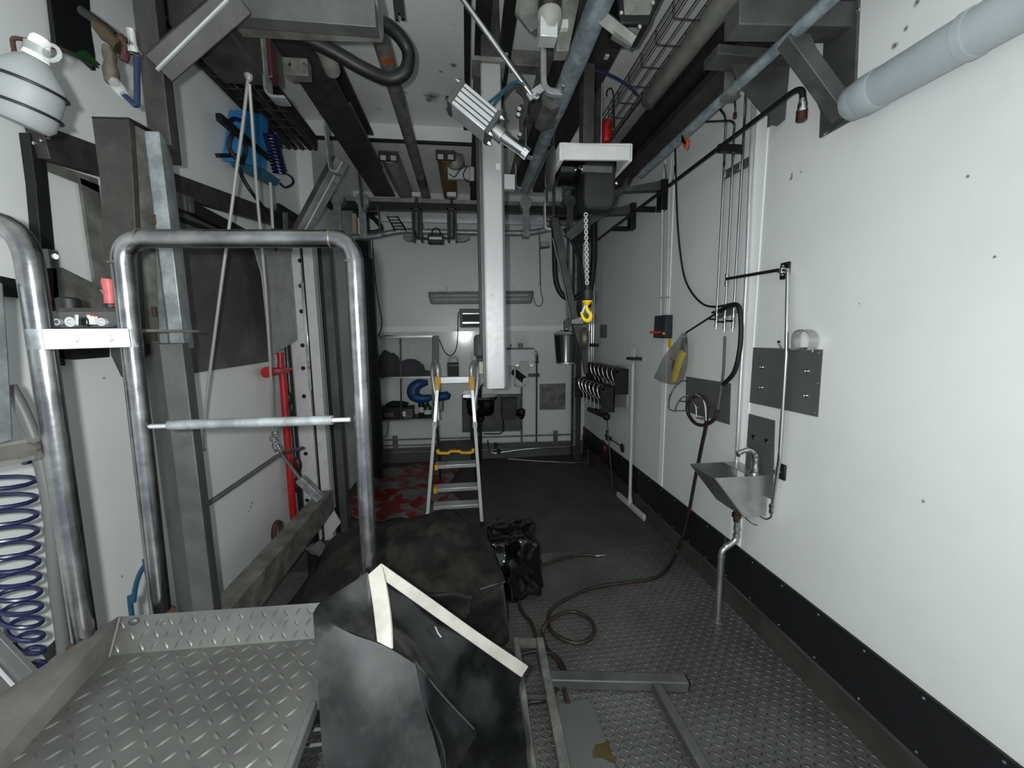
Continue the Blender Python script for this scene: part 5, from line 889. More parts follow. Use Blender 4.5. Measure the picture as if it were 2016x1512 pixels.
# floor level beam and its rods
XB = -1.06; B_ = lambda x, y: PX(x, y, XB)
a, b = B_(468, 1180), B_(643, 992); a.z = b.z = (a.z+b.z)/2
T = thing('square_beam', 'scuffed grey square tube sloping away low along the wall behind the platform', 'beam'); T['kind'] = 'thing'
d = (b-a).normalized(); a0 = a-d*.5
part(T, 'tube', DIRTY, MB().beam(a0, b, .10, .16), bevel=.004); part(T, 'lifting_eye', RUST, MB().tube([PX(546, 1048, -1.12)+V((0, .045*math.cos(t), .06*math.sin(t))) for t in [2*math.pi*i/16 for i in range(16)]], .013, 8, loop=True), 'rusty lifting eye'); part(T, 'eye_bolt', CHROME, MB().ball(PX(551, 1060, -1.10), .016, n=8))
for y_ in (a0.y+.1, b.y-.3): part(T, 'support_leg', BLACKST, MB().bx((XB-.04, y_, 0), (XB+.02, y_+.06, a.z-.07)))
T = thing('floor_channel', 'dark channel with pale worn flange lying under the scuffed square tube', 'channel'); part(T, 'channel', BLACKST, MB().bx((XB+.07, a0.y, .0), (XB+.16, b.y-.35, .10)), bevel=.003); part(T, 'flange', GREY, MB().bx((XB+.16, a0.y, 0.0), (XB+.24, b.y-.42, .06)), bevel=.003); part(T, 'worn_plate', ALU, MB().prism([B_(600, 1080), B_(622, 1064), B_(640, 1083), B_(628, 1102)], (.03, 0, 0)))
T = thing('foot_plate', 'white foot plate leaning at the bottom of the white channel post', 'plate'); part(T, 'plate', OFFW, MB().prism([PY(x, y, 2.9) for x, y in ((643, 1010), (655, 1004), (670, 1030), (644, 1064))], (0, .02, 0)))
T = thing('rope_yoke', 'thin steel rods forming a yoke under the snap hook of the steel rope', 'yoke'); Y_ = 2.3; Z_ = lambda x, y, Y=2.3: PY(x, y, Y)
part(T, 'rod', GREY, MB().tube([Z_(405, 995, 1.9), Z_(553, 893)], .012, 8)); part(T, 'rod', GREY, MB().tube([Z_(553, 893), Z_(597, 882, 2.5)], .011, 8)); part(T, 'rod', GREY, MB().tube([Z_(553, 893), Z_(592, 944)], .010, 8)); part(T, 'sleeve', GALV, MB().beam(Z_(590, 942), Z_(632, 982), .045, .045, (0, 1, 0)), bevel=.003); part(T, 'shackle', CHROME, MB().tube(spl([Z_(541, 873), Z_(537, 880), Z_(543, 890), Z_(553, 893), Z_(556, 886), Z_(547, 876), Z_(541, 873)]), .007, 8))
T = thing('snap_hook', 'small twisted steel chain and snap hook above the rod yoke', 'hook')
for k, (x, y) in enumerate(((538, 848), (540, 856), (536, 863), (541, 871), (546, 880))): part(T, 'chain_ring', CHROME, MB().tube([Z_(x, y)+V((.014*math.cos(t), .012*math.sin(t)*(1 if k % 2 else .3), .018*math.sin(t))) for t in [2*math.pi*i/12 for i in range(12)]], .004, 6, loop=True))
# steel rope
yr = 1.75; K = lambda pts, Y0, Y1: [PY(x, y, Y0+(Y1-Y0)*i/(len(pts)-1)) for i, (x, y) in enumerate(pts)]
T = thing('steel_rope', 'grey steel rope hanging as two strands from a pulley by the cable tray', 'rope')
part(T, 'strand', ROPE, MB().tube(spl(K([(489, 150), (478, 245), (465, 340), (454, 425), (435, 565), (420, 680), (405, 800), (400, 880), (403, 885)], yr, 1.9)), .0062, 8)); part(T, 'strand', ROPE, MB().tube(spl(K([(491, 165), (499, 280), (505, 370), (514, 470), (525, 600), (534, 760), (537, 840)], yr, 2.3)), .0065, 8))
part(T, 'knot', ROPE, MB().ball(PY(489, 145, yr), .016, .016, .03, n=8)); part(T, 'pulley', CHROME, MB().lathe(PY(492, 126, yr), (.6, -1, 0), [(0, .028), (.008, .018), (.016, .028)], 14)); part(T, 'pulley_block', DRED, MB().bx(PY(496, 150, yr+.03), PY(545, 95, yr+.09)), 'dark red block', bevel=.006)
one('thin_rod', 'short pale rod hanging behind the right strand of the rope'.replace('right strand of the rope', 'steel rope beside the blue box'), 'rod', ROPE, MB().tube([PY(532, 360, 2.3), PY(537, 450, 2.3)], .008, 8))
one('black_cable', 'black cable running from the blue box down to the hanging flap', 'cable', MATTEB, MB().tube(spl([PX(470, 330, -1.28), PX(480, 355, -1.28), PX(500, 385, -1.26), PX(527, 420, -1.25), PX(538, 440, -1.24), PX(540, 486, -1.235)]), .011, 8))
# blue box with coiled air hose
XQ = -1.28; Q_ = lambda x, y, X=XQ: PX(x, y, X)
T = thing('blue_box', 'bright blue box mounted on the white wall under the cable tray', 'box'); part(T, 'front', BLUE, wl([(483, 218), (529, 227), (524, 334), (470, 318)], XQ, .09), bevel=.003); part(T, 'base_tray', mat('dull_blue', (.20, .40, .50), rough=.5), MB().prism([Q_(470, 320), Q_(476, 330), Q_(545, 366), Q_(552, 355), Q_(524, 335)], (-.05, 0, 0)))
part(T, 'bracket', BLACKST, MB().beam(Q_(430, 230), Q_(525, 310), .03, .04), bevel=.003); part(T, 'bracket_lug', BLACKST, MB().beam(Q_(428, 306), Q_(470, 306), .02, .02)); part(T, 'elbow', NAVY, MB().tube(spl([Q_(452, 240), Q_(462, 234), Q_(480, 240)]), .012, 8))
c = Q_(468, 290, XQ+.05); one('cable_coil', 'black coiled cable ring hanging before the blue box', 'cable', MATTEB, MB().tube([c+V((.01*math.sin(3*t), .075*math.cos(t), (.075+.006*math.sin(2.5*t))*math.sin(t))) for t in [2*math.pi*i/24 for i in range(72)]], .011, 8))
hx = []
for i in range(150):
    t = i/150; p_ = Q_(530+22*t, 262+80*t, XQ+.03); a_ = 2*math.pi*12*t; hx.append(p_+V((.04*math.cos(a_), .035*math.sin(a_), .012*math.sin(a_))))
hx += spl([hx[-1], Q_(560, 340, XQ+.03), Q_(575, 350, XQ+.03), Q_(576, 362, XQ+.03), Q_(562, 369, XQ+.03), Q_(552, 362, XQ+.03)])
one('coiled_hose', 'dark blue spring coil air hose beside the blue box', 'hose', mat('blue_spring_hose', (.07, .09, .24), rough=.3), MB().tube(hx, .0085, 8))
# overhead on this side
tz = 3.02; T = wiretray('dark loaded wire tray along the top of the wall with the blue box', -1.22, tz, .95, 3.3, .24, .07, 4, .1)
for k, dx in enumerate((-.09, -.045, 0, .05, .09)): part(T, 'cable', MATTEB if k % 2 else DARK, MB().tube([V((-1.22+dx+.008*math.sin(j*1.7+k), .95+j*.24, tz+.025)) for j in range(11)], .017, 8))
part(T, 'side_plate', DARK, MB().bx((-1.355, .95, tz-.01), (-1.345, 3.3, tz+.08))); part(T, 'side_plate', DARK, MB().bx((-1.10, .95, tz), (-1.09, 3.3, tz+.09)))
p, q = PZ(620, 140, 3.12), PZ(752, 385, 3.12); x = (p.x+q.x)/2
T = thing('steel_beam', 'massive dark I-beam running lengthwise beside the cable tray of the blue box wall', 'beam'); T['kind'] = 'thing'
part(T, 'lower_flange', DARK, MB().bx((x-.11, .9, 3.12), (x+.11, 4.6, 3.14)), bevel=.003); part(T, 'web', DARK, MB().bx((x-.03, .9, 3.14), (x+.03, 4.6, 3.3))); part(T, 'upper_flange', DARK, MB().bx((x-.11, .9, 3.3), (x+.11, 4.6, 3.32))); part(T, 'edge_strip', GREY, MB().bx((x+.105, 2.9, 3.135), (x+.125, 3.9, 3.15)))
p, q = PZ(740, 60, 3.1), PZ(845, 400, 3.1); x = (p.x+q.x)/2
T = thing('round_tube', 'grey round tube with orange rust patch along the ceiling', 'tube'); part(T, 'tube', DIRTY, MB().tube([V((x, PZ(736, 40, 3.1).y, 3.1)), V((x, 4.5, 3.1))], .045, 18)); part(T, 'rust_patch', mat('orange_rust', (.55, .28, .14), (.62, .55, .50), .7, 0, 14), MB().lathe(V((x, PZ(750, 95, 3.1).y, 3.1)), (0, 1, 0), [(0, .0455), (.06, .0455)], 18, False), 'orange rust'); part(T, 'coupling', DARK, MB().lathe(V((x, PZ(826, 345, 3.1).y, 3.1)), (0, 1, 0), [(0, .047), (.22, .047)], 18))
T = thing('cross_beam', 'pale stained cross beam at the start of the ceiling steelwork', 'cross beam'); T['kind'] = 'thing'; yb = 1.52
part(T, 'channel', DIRTY, MB().prism([PY(x, y, yb) for x, y in ((440, -30), (742, -30), (744, 24), (741, 42), (560, 36), (440, 28))], (0, .10, 0)), bevel=.003); part(T, 'lower_flange', GREY, MB().bx(PY(440, 30, yb-.05), PY(744, 22, yb)), bevel=.002)
part(T, 'dark_mount', DARK, MB().bx(PY(330, 50, yb), PY(520, -30, yb+.3)), bevel=.01)
one('black_duct', 'fat black ribbed hose looping below the pale stained cross beam', 'hose', mat('ribbed_black_hose', (.03, .032, .038), (.05, .05, .055), .5, 0, 40), MB().tube(spl([PY(560, 40, 1.75), PY(640, 41, 1.75), PY(735, 42, 1.8), PY(775, 60, 1.85), PY(803, 100, 1.9), PY(798, 140, 1.9), PY(765, 155, 1.9), PY(715, 135, 1.85), PY(650, 98, 1.8), PY(590, 70, 1.75), PY(560, 60, 1.75)]), .028, 14))
one('white_pipe_end', 'pale rounded pipe end between the I-beam and the ribbed hose', 'pipe', LAMPG, MB().tube([PY(600, 45, 2.1), PY(640, 100, 2.2), PY(655, 140, 2.35)], .042, 14), bevel=.01)
for (px, Y, w, m, lab) in (([(512, 60), (522, 188), (560, 190)], 1.75, .06, GALV, 'rusty-footed bent hanger carrying the loaded wire tray beside the pulley block'), ([(637, 235), (648, 335), (665, 338)], 2.5, .06, GALV, 'bent hanger carrying the far end of the loaded wire tray'), ([(704, 338), (712, 412), (722, 414)], 3.3, .05, GREY, 'narrow bent hanger between the I-beam and the pale straps'), ([(743, 404), (749, 460), (757, 463)], 3.7, .04, GREY, 'narrowest bent hanger next to the bent pipe')): strap(lab, px, Y, w, m, .010)
T = thing('beam_clamp', 'pale slotted clamp plate gripping the side of the I-beam', 'clamp'); part(T, 'plate', DIRTY, MB().bx(PY(558, 146, 1.95), PY(613, 130, 2.0)), bevel=.003)
for x in (572, 600): part(T, 'nut', CHROME, MB().ball(PY(x, 129, 1.95), .010, n=6))
# things high on the left
T = thing('corner_plate', 'dark pointed steel plate at the top of the wall above the hanging bottle', 'plate'); part(T, 'plate', BLACKST, wl([(98, -20), (176, -20), (180, 60), (188, 108), (189, 140), (155, 108), (110, 86)], XW, .015), bevel=.002); part(T, 'clip', GREEN, MB().prism([PX(x, y, XW+.03) for x, y in ((142, 106), (168, 98), (198, 128), (186, 130))], (-.01, 0, 0)))
T = thing('valve_assembly', 'brass air valve with red lever and clear filter beside the frame post', 'valve'); va = lambda x, y, Y=1.28: PY(x, y, Y)
part(T, 'feed_pipe', BLACKST, MB().tube([va(160, 20), va(205, 52), va(228, 72)], .011, 10)); part(T, 'body', BRASS, MB().lathe(va(205, 62), va(232, 88)-va(205, 62), [(-.02, .016), (.01, .021), (.03, .016), (.055, .019)], 12)); part(T, 'lower_body', BRONZE, MB().lathe(va(214, 92), va(220, 155)-va(214, 92), [(0, .013), (.02, .016), (.04, .013), (.06, .018), (.09, .016), (.095, .011)], 14)); part(T, 'lever', DRED, MB().tube(spl([va(236, 72), va(246, 84), va(247, 104), va(243, 120)]), .010, 8), 'red lever'); part(T, 'side_elbow', BRASS, MB().tube(spl([va(238, 80), va(255, 98), va(266, 96)]), .012, 8)); part(T, 'filter', CLEAR, MB().lathe(va(220, 155), va(240, 183)-va(220, 155), [(0, .014), (.03, .016), (.05, .010)], 12), 'clear filter'); part(T, 'fitting', CHROME, MB().lathe(va(259, 60), (0, 0, -1), [(0, .012), (.04, .012), (.045, .016), (.06, .016)], 10))
one('blue_tube', 'bright blue air tube hooked under the brass valve', 'tube', BLUEL, MB().tube(fil([va(241, 184), va(270, 212), va(270, 112)], .015), .007, 8))
XBt = -1.16; YBt = .98; ax0, ax1 = PY(76, 92, YBt), PY(36, 242, YBt)
T = thing('plastic_bottle', 'grey translucent plastic bottle upright in a wire wall holder', 'bottle'); dv = ax1-ax0; Lb = dv.length
part(T, 'body', CLEARB, MB().lathe(ax0, dv, [(.0, .02), (Lb*.16, .017), (Lb*.2, .026), (Lb*.40, .050), (Lb*.56, .053), (Lb*.93, .051), (Lb, .043), (Lb*1.01, .02)], 24)); part(T, 'cap', PAPER, MB().lathe(ax0-dv.normalized()*.02, dv, [(0, .011), (.006, .015), (.028, .017), (.045, .020)], 16), 'white cap'); part(T, 'ring', CLEAR, MB().tube([PY(95, 101, YBt-.02)+V((.018*math.cos(t), .003, .015*math.sin(t))) for t in [2*math.pi*i/14 for i in range(14)]], .004, 6, loop=True))
T = thing('wire_holder', 'rusty bent wire holder around the grey plastic bottle', 'holder'); part(T, 'wire', RUST, MB().tube(fil([PY(31, 118, YBt+.02), PY(23, 73, YBt+.02), PY(78, 84, YBt+.03), PY(130, 101, 1.08), PX(192, 132, XW)], .01), .004, 8))
for f_ in (.52, .82): c = ax0+dv*f_; u = dv.normalized(); part(T, 'wire_ring', BLACKST, MB().tube([c+V((.055*math.cos(t), .055*math.sin(t), -.014*math.cos(t))) for t in [2*math.pi*i/28 for i in range(28)]], .003, 6, loop=True))
# ---------------------------------------------------------------- platform, handrails and what stands near
def hrail(lab, px, Y, r=.0195, rad=.075, g='platform handrails'):
    T = thing('handrail', lab, 'handrail', g); P_ = [PY(x, y, Y) for x, y in px]; part(T, 'tube', TUBE, MB().tube(fil(P_, rad, 8), r, 20)); return T, P_
T, P_ = hrail('inner polished steel handrail loop with a thin crossbar', [(318, 1212), (236, 470), (696, 470), (729, 1140)], .955, rad=.055)
cb_ = part(T, 'crossbar', ALU, MB().tube([PY(287, 840, .955), PY(690, 826, .955)], .0055, 10)); part(cb_, 'crossbar_sleeve', GALV, MB().tube([PY(333, 837, .955), PY(655, 827, .955)], .0115, 14))
for (x, y) in ((277, 468), (236, 520), (650, 470), (695, 517)): part(T, 'weld', BRONZE, MB().lathe(PY(x, y, .955)-V((0, 0, .0) if x in (236, 695) else (.002, 0, 0)), (0, 0, 1) if x in (236, 695) else (1, 0, 0), [(0, .0197), (.002, .0205), (.004, .0197)], 18))
for (x, y) in ((318, 1200), (729, 1125)): part(T, 'base_flange', RUST, MB().lathe(PY(x, y+8, .955), (0, 0, 1), [(0, .028), (.008, .022)], 16))
T, P_ = hrail('outer polished steel handrail curving out of view beside the coiled hose', [(-260, 438), (46, 430), (168, 1262)], .875, .0205, .085)
part(T, 'base_flange', RUST, MB().lathe(PY(168, 1262, .875), (0, 0, 1), [(0, .029), (.008, .023)], 16))
T = thing('clamp_band', 'bright flat steel clamp band joining both handrails', 'clamp'); a, b = PY(84, 668, .848), PY(256, 665, .925)
part(T, 'band', mat('clamp_steel', (.56, .57, .58), (.50, .51, .52), .45, .3, 20), MB().beam(a, b, .004, .040), bevel=.001)
for (x, y, Y, r) in ((86, 668, .875, .0235), (254, 665, .955, .0225)): part(T, 'band_loop', GALV, MB().lathe(PY(x, y, Y)-V((0, 0, .02)), (0, 0, 1), [(0, r), (.04, r)], 22, False))
for k in (.36, .76): part(T, 'rivet', ALU, MB().lathe(a+(b-a)*k-V((0, .002, 0)), (0, -1, 0), [(0, .0075), (.002, .006)], 12))
# air manifold between the rails
ym = 1.06; M_ = lambda x, y, Y=ym: PY(x, y, Y)
T = thing('air_manifold', 'small grey valve manifold with a red lever behind the clamp band', 'manifold')
part(T, 'block', GREY, MB().bx(M_(106, 646), M_(234, 612)+V((0, .05, 0))), bevel=.003); part(T, 'top_plate', DARK, MB().bx(M_(110, 614), M_(232, 606)+V((0, .06, 0)))); part(T, 'shelf', DIRTY, MB().bx(M_(110, 654), M_(240, 647)+V((0, .275, 0))))
for x, r in ((118, .008), (144, .012), (172, .012), (205, .010)): part(T, 'port', ALU if x != 172 else MATTEB, MB().lathe(M_(x, 634), (0, -1, 0), [(0, r), (.008, r), (.008, r*.6), (.003, r*.5)], 12))
for x in (155, 178): part(T, 'screw', CHROME, MB().tube([M_(x, 640)-V((0, .004, 0)), M_(x, 620)-V((0, .004, 0))], .004, 6))
part(T, 'dial', PAPER, MB().bx(M_(184, 639)-V((0, .01, 0)), M_(192, 623)), 'white dial'); part(T, 'dial_cap', ORANGE, MB().bx(M_(184, 622)-V((0, .01, 0)), M_(192, 620))); part(T, 'black_knob', MATTEB, MB().lathe(M_(113, 612)+V((0, .03, 0)), (0, 0, 1), [(0, .022), (.03, .022), (.034, .016)], 14), 'black knob')
lb_ = part(T, 'lever_base', CHROME, MB().box(M_(215, 609)+V((0, .02, 0)), .03, .03, .016)); part(lb_, 'lever_grip', PINK, MB().tube([M_(217, 602), M_(215, 578), M_(212, 556), M_(212, 549)], [.011, .010, .012, .011], 12), 'faded red grip', bevel=0); part(lb_, 'lever_collar', MATTEB, MB().lathe(M_(217, 606), (0, 0, 1), [(0, .011), (.01, .012)], 12)); part(T, 'blue_tail', BLUEL, MB().tube([M_(226, 643), M_(236, 652), M_(240, 668)], .006, 8))
# tread plate platform
ZP = .90
TP = mat('platform_steel', (.32, .32, .31), (.42, .42, .405), .40, .5, 6, .06, 60, .35, .7)
TPB = mat('scuffed_platform_steel', (.32, .315, .30), (.40, .395, .38), .5, .4, 9)
top = [(-.81, .25), (-.81, .878), (-.30, .868), (-.30, .715), (-.316, .708), (-.296, .25)]
T = thing('work_platform', 'raised tread plate platform with upturned edges carrying the two handrails', 'platform')
B = MB().prism([V((x, y, ZP)) for x, y in top], (0, 0, -.006))
def loz(B, c, ang, up=UP, ux=V((1, 0, 0)), l=.0125, w=.0036, h=.0022):
    uy = up.cross(ux); a = ux*math.cos(ang)+uy*math.sin(ang); b = up.cross(a); c = V(c)
    pts = [c-a*l, c-a*l*.3-b*w, c+a*l*.45-b*w*.8, c+a*l, c+a*l*.45+b*w*.8, c-a*l*.3+b*w]; B.add(pts+[c-a*l*.25+up*h, c+a*l*.45+up*h], [[0, 1, 6], [1, 2, 7, 6], [2, 3, 7], [3, 4, 7], [4, 5, 6, 7], [5, 0, 6]])
P_ = .0285
for i in range(40):
    for j in range(40):
        x, y = -.80+i*P_+.5*P_*(j % 2)*0, .26+j*P_
        xm = -.305 if y > .72 else -.315+(.72-y)*.03
        xl_ = -.79+max(0, (.70-y))*.25
        if x > xm-.01 or y > .862 or x < xl_: continue
        loz(B, (x, y, ZP), math.radians(48 if (i+j) % 2 else -42))
part(T, 'tread_plate', TP, B, ang=25)
l0, l1, l2, l3 = V((-.81, .878, ZP)), V((-.30, .868, ZP)), PY(648, 1186, .905), PY(232, 1214, .915)
l2.x = -.30; B = MB().prism([l0, l1, l2, l3], (0, .004, -.003)); n_ = (l1-l0).cross(l3-l0).normalized(); n_ = n_ if n_.y < 0 else -n_
ux = (l1-l0).normalized()
for i in range(20):
    for j in range(3):
        u, v = (i+.5)/20, (j+.5)/3.2
        if (i+j) % 2 == 0 or i > 1: loz(B, l0.lerp(l1, u).lerp(l3.lerp(l2, u), v), math.radians(60 if (i+j) % 2 else -50), n_, ux, .011)
part(T, 'rear_edge', TP, B, ang=25)
m0, m1 = PX(-30, 1440, -.885), l3; part(T, 'side_edge', TPB, MB().prism([V((-.81, .878, ZP)), V((-.70, .25, ZP+.002)), V((-.905, .25, ZP+.05)), V((-.888, .72, ZP+.045)), l3], (0, 0, -.004)))
part(T, 'weld_seam', TPB, MB().tube([l0+V((.004, -.004, 0)), l3+V((.006, -.003, 0))], .003, 6))
part(T, 'end_trim', GREY, MB().beam(V((-.312, .706, ZP-.012)), V((-.296, .25, ZP-.012)), .012, .026), bevel=.002); part(T, 'end_trim', GREY, MB().beam(V((-.318, .712, ZP-.012)), V((-.30, .716, ZP-.012)), .008, .026))
for y in (1440, 1470): a = PY(592, y, .74); part(T, 'frame_rung', GREY, MB().tube([a, a+V((.055, 0, 0))], .0035, 8))
for (x, y) in ((-.80, .85), (-.33, .84), (-.80, .30), (-.32, .30)): part(T, 'leg', GREY, MB().bx((x-.02, y-.02, 0), (x+.02, y+.02, ZP-.006)))
for (x, y, r) in ((262, 1224, .012), (322, 1230, .012)): part(T, 'bolt_head', TPB, MB().ball(PY(x, y, .905), .010, .005, .008, n=8))
# left edge clutter
one('blue_tube', 'teal-blue air tube arching down behind the foot of the inner handrail', 'tube', TEAL, MB().tube(spl([PY(300, 1095, 1.02), PY(280, 1120, 1.02), PY(268, 1150, 1.02), PY(263, 1185, 1.02), PY(262, 1230, 1.02), V((PY(262, 1230, 1.02).x, 1.02, 0))]), .0055, 8))
one('blue_tube', 'bright blue air tube running straight beside the foot of the inner handrail', 'tube', BLUEL, MB().tube(spl([PY(286, 1100, 1.0), PY(293, 1140, 1.0), PY(300, 1180, 1.0), PY(304, 1230, 1.0), V((PY(304, 1230, 1.0).x, 1.0, 0))]), .006, 8))
hx = []; N_ = 14
for i in range(N_*16+1):
    t = i/(N_*16); x, y = -42+120*t, 905+425*(t**.86); p_ = PY(x, y, .97); r = .078*(1-t)+.010; a_ = 2*math.pi*N_*t
    hx.append(p_+V((r*math.cos(a_), r*.8*math.sin(a_), -.012*math.cos(a_))))
one('spring_hose', 'dark blue spring coil hose dropping behind the platform edge', 'hose', NAVY, MB().tube(hx, .0052, 8))
T = thing('flexible_conduit', 'grey flexible conduit bending down between coil hose and outer handrail', 'conduit'); part(T, 'conduit', FLEX, MB().tube(spl([PY(18, 760, .98), PY(45, 810, .98), PY(72, 880, .98), PY(95, 985, .98), PY(104, 1080, .98), PY(110, 1160, .98), PY(122, 1250, .98), PY(128, 1330, .98)]), .0115, 10)); part(T, 'clip', BLACKST, MB().prism([PY(x, y, 1.0) for x, y in ((82, 1285), (128, 1240), (136, 1262), (92, 1305))], (0, .01, 0)))
T = thing('control_cabinet', 'grey cabinet edge with torn clear film under it, beside the grey conduit', 'cabinet'); part(T, 'side_panel', GALV, MB().prism([PY(x, y, .86) for x, y in ((-120, 552), (8, 556), (18, 690), (28, 868), (-120, 880))], (0, -.12, 0)), bevel=.004); part(T, 'film_scrap', BAG, MB().prism([PY(x, y, .85) for x, y in ((-40, 882), (45, 866), (72, 882), (66, 905), (30, 915), (-40, 930))], (0, .03, 0)), 'torn clear film')
T = thing('release_lever', 'worn flat steel lever reaching from the cabinet to the outer handrail', 'lever'); part(T, 'bar', DARK, MB().beam(PY(-60, 905, .86), PY(60, 884, .86), .012, .028), bevel=.002); part(T, 'rod_end', DARK, MB().tube([PY(55, 884, .86), PY(106, 871, .872)], .009, 10))
T = thing('angle_strut', 'grey steel angle strut with bright edge behind the platform side edge', 'strut'); part(T, 'angle', GREY, MB().prism([PY(x, y, .80) for x, y in ((-40, 1215), (0, 1258), (84, 1345), (46, 1378), (-40, 1420))], (0, .01, 0)), bevel=.001); part(T, 'edge', ALU, MB().beam(PY(-40, 1278, .795), PY(50, 1376, .795), .004, .004, (0, 1, 0)))
# ---------------------------------------------------------------- foreground: rubber skirt, covered table, bag, floor frame
def quadmesh(rows, n=3, amp=.004, fq=9, th=.004, seed=0, fold=0):
    """sheet from rows of points, subdivided smoothly, given wrinkles and thickness"""
    rows = [[V(p) for p in r] for r in rows]; rows = [spl(r, n) if len(r) > 2 else [r[0].lerp(r[1], k/n) for k in range(n+1)] for r in rows]
    cols = [spl([r[j] for r in rows], n) if len(rows) > 2 else [rows[0][j].lerp(rows[1][j], k/n) for k in range(n+1)] for j in range(len(rows[0]))]
    G = [[cols[j][i] for j in range(len(cols))] for i in range(len(cols[0]))]
    nrm = (G[0][-1]-G[0][0]).cross(G[-1][0]-G[0][0]).normalized(); out = []
    for r in G: out.append([p+nrm*(noise.noise(p*fq+V((seed, 0, 0)))*amp+noise.noise(p*fq*3)*amp*.3) for p in r])
    R, C = len(out), len(out[0]); vs = [p for r in out for p in r]; vs += [p-nrm*th for r in out for p in r]; o = R*C; f = []
    for i in range(R-1):
        for j in range(C-1): a = i*C+j; f += [[a, a+1, a+C+1, a+C], [o+a+C, o+a+C+1, o+a+1, o+a]]
    ed = [(i*C, (i+1)*C) for i in range(R-1)]+[(i*C+C-1, (i+1)*C+C-1) for i in range(R-1)]+[(j, j+1) for j in range(C-1)]+[((R-1)*C+j, (R-1)*C+j+1) for j in range(C-1)]
    for a, b in ed: f.append([a, b, o+b, o+a])
    return MB().add(vs, f)
g = lambda x, y, Y: PY(x, y, Y)
T = thing('rubber_skirt', 'stiff black rubber skirt with a cream hem, folded over beside the platform', 'skirt')
part(T, 'outer_panel', RUBBER, quadmesh([[g(641, 1183, .90), g(690, 1153, .915), g(726, 1130, .92)], [g(626, 1196, .86), g(690, 1196, .88), g(734, 1195, .88)], [g(618, 1210, .82), g(680, 1240, .82), g(743, 1264, .80)]], 5, .004, 8), ang=60)
part(T, 'front_fold', RUBBER, quadmesh([[g(617, 1206, .82), g(690, 1246, .805), g(760, 1272, .80), g(818, 1306, .79)], [g(626, 1350, .72), g(700, 1360, .74), g(775, 1370, .75), g(836, 1390, .755)], [g(640, 1530, .64), g(720, 1530, .66), g(800, 1530, .69), g(872, 1530, .71)], [V((-.26, .62, .55)), V((-.20, .64, .55)), V((-.14, .66, .55)), V((-.08, .68, .55))]], 5, .006, 7, seed=3), ang=60)
part(T, 'middle_fold', RUBG, quadmesh([[g(768, 1274, .81), g(816, 1303, .80), g(870, 1370, .82), g(934, 1436, .84)], [g(800, 1320, .80), g(836, 1390, .77), g(880, 1430, .80), g(936, 1450, .835)], [g(850, 1450, .76), g(868, 1470, .74), g(890, 1480, .77), g(905, 1500, .80)], [g(866, 1545, .71), g(878, 1545, .71), g(885, 1545, .75), g(890, 1545, .78)]], 5, .005, 9, seed=5), ang=60)
part(T, 'inner_panel', RUBG, quadmesh([[g(757, 1140, .93), g(850, 1205, .96), g(940, 1268, .985), g(1026, 1328, 1.01)], [g(764, 1215, .88), g(850, 1290, .90), g(930, 1345, .95), g(1016, 1380, .99)], [g(772, 1278, .815), g(850, 1352, .84), g(932, 1410, .90), g(1026, 1428, .98)], [g(880, 1450, .80), g(905, 1500, .80), g(960, 1490, .87), g(1034, 1480, .95)], [g(885, 1545, .77), g(915, 1545, .79), g(980, 1545, .86), g(1042, 1545, .92)]], 5, .012, 8, seed=9), ang=60)
hem = lambda r: quadmesh(r, 6, .001, 10, .009)
part(T, 'hem', HEM, hem([[g(724, 1131, .918), g(733, 1190, .868), g(738, 1230, .832), g(742, 1263, .798)], [g(750, 1108, .925), g(762, 1170, .872), g(769, 1225, .83), g(771, 1278, .795)]]), 'cream hem', bevel=.002, ang=50)
part(T, 'hem', HEM, hem([[g(751, 1108, .93), g(850, 1178, .955), g(940, 1243, .98), g(1038, 1309, 1.01)], [g(756, 1141, .925), g(850, 1208, .95), g(935, 1268, .975), g(1024, 1331, 1.005)]]), 'cream hem', bevel=.002, ang=50)
for pts in ([(818, 1304, .795), (870, 1368, .815), (933, 1435, .835)],): part(T, 'fold_crease', mat('worn_rubber_edge', (.20, .205, .205), rough=.5), MB().tube(spl([g(*p_) for p_ in pts]), .0022, 6))
part(T, 'tear', ALU, MB().tube([g(857, 1234, .93), g(862, 1246, .93), g(868, 1254, .93)], .002, 6))
# table under a dusty cover
zt = .50
T = thing('covered_table', 'low table hidden by a dusty torn black tarpaulin between skirt and stepladder', 'table')
q = lambda x, y, z: PZ(x, y, z)
rows = [[q(640, 1085, .40), q(668, 1052, .48), q(748, 1030, .56), q(818, 1015, .62), q(877, 1003, .66), q(905, 1018, .64), q(948, 1043, .56)],
        [q(618, 1125, .42), q(668, 1085, .55), q(750, 1062, .60), q(818, 1050, .63), q(880, 1050, .62), q(920, 1060, .58), q(964, 1070, .53)],
        [q(600, 1170, .44), q(668, 1130, .54), q(745, 1110, .56), q(820, 1105, .57), q(890, 1105, .56), q(940, 1110, .53), q(982, 1112, .50)],
        [q(590, 1215, .46), q(660, 1190, .50), q(740, 1175, .52), q(820, 1170, .52), q(878, 1170, .52), q(930, 1175, .50), q(996, 1146, .50)]]
part(T, 'tarpaulin', COVER, quadmesh(rows, 6, .022, 6, .004, 4), ang=60)
fr = [[rows[3][0], rows[3][1], rows[3][2], rows[3][3], rows[3][4], rows[3][5]], [q(590, 1240, .3), q(660, 1240, .3), q(740, 1225, .36), q(820, 1215, .38), q(880, 1200, .42), q(925, 1207, .43)]]
part(T, 'torn_flap', COVER, quadmesh(fr, 6, .015, 8, .004, 7), ang=60)
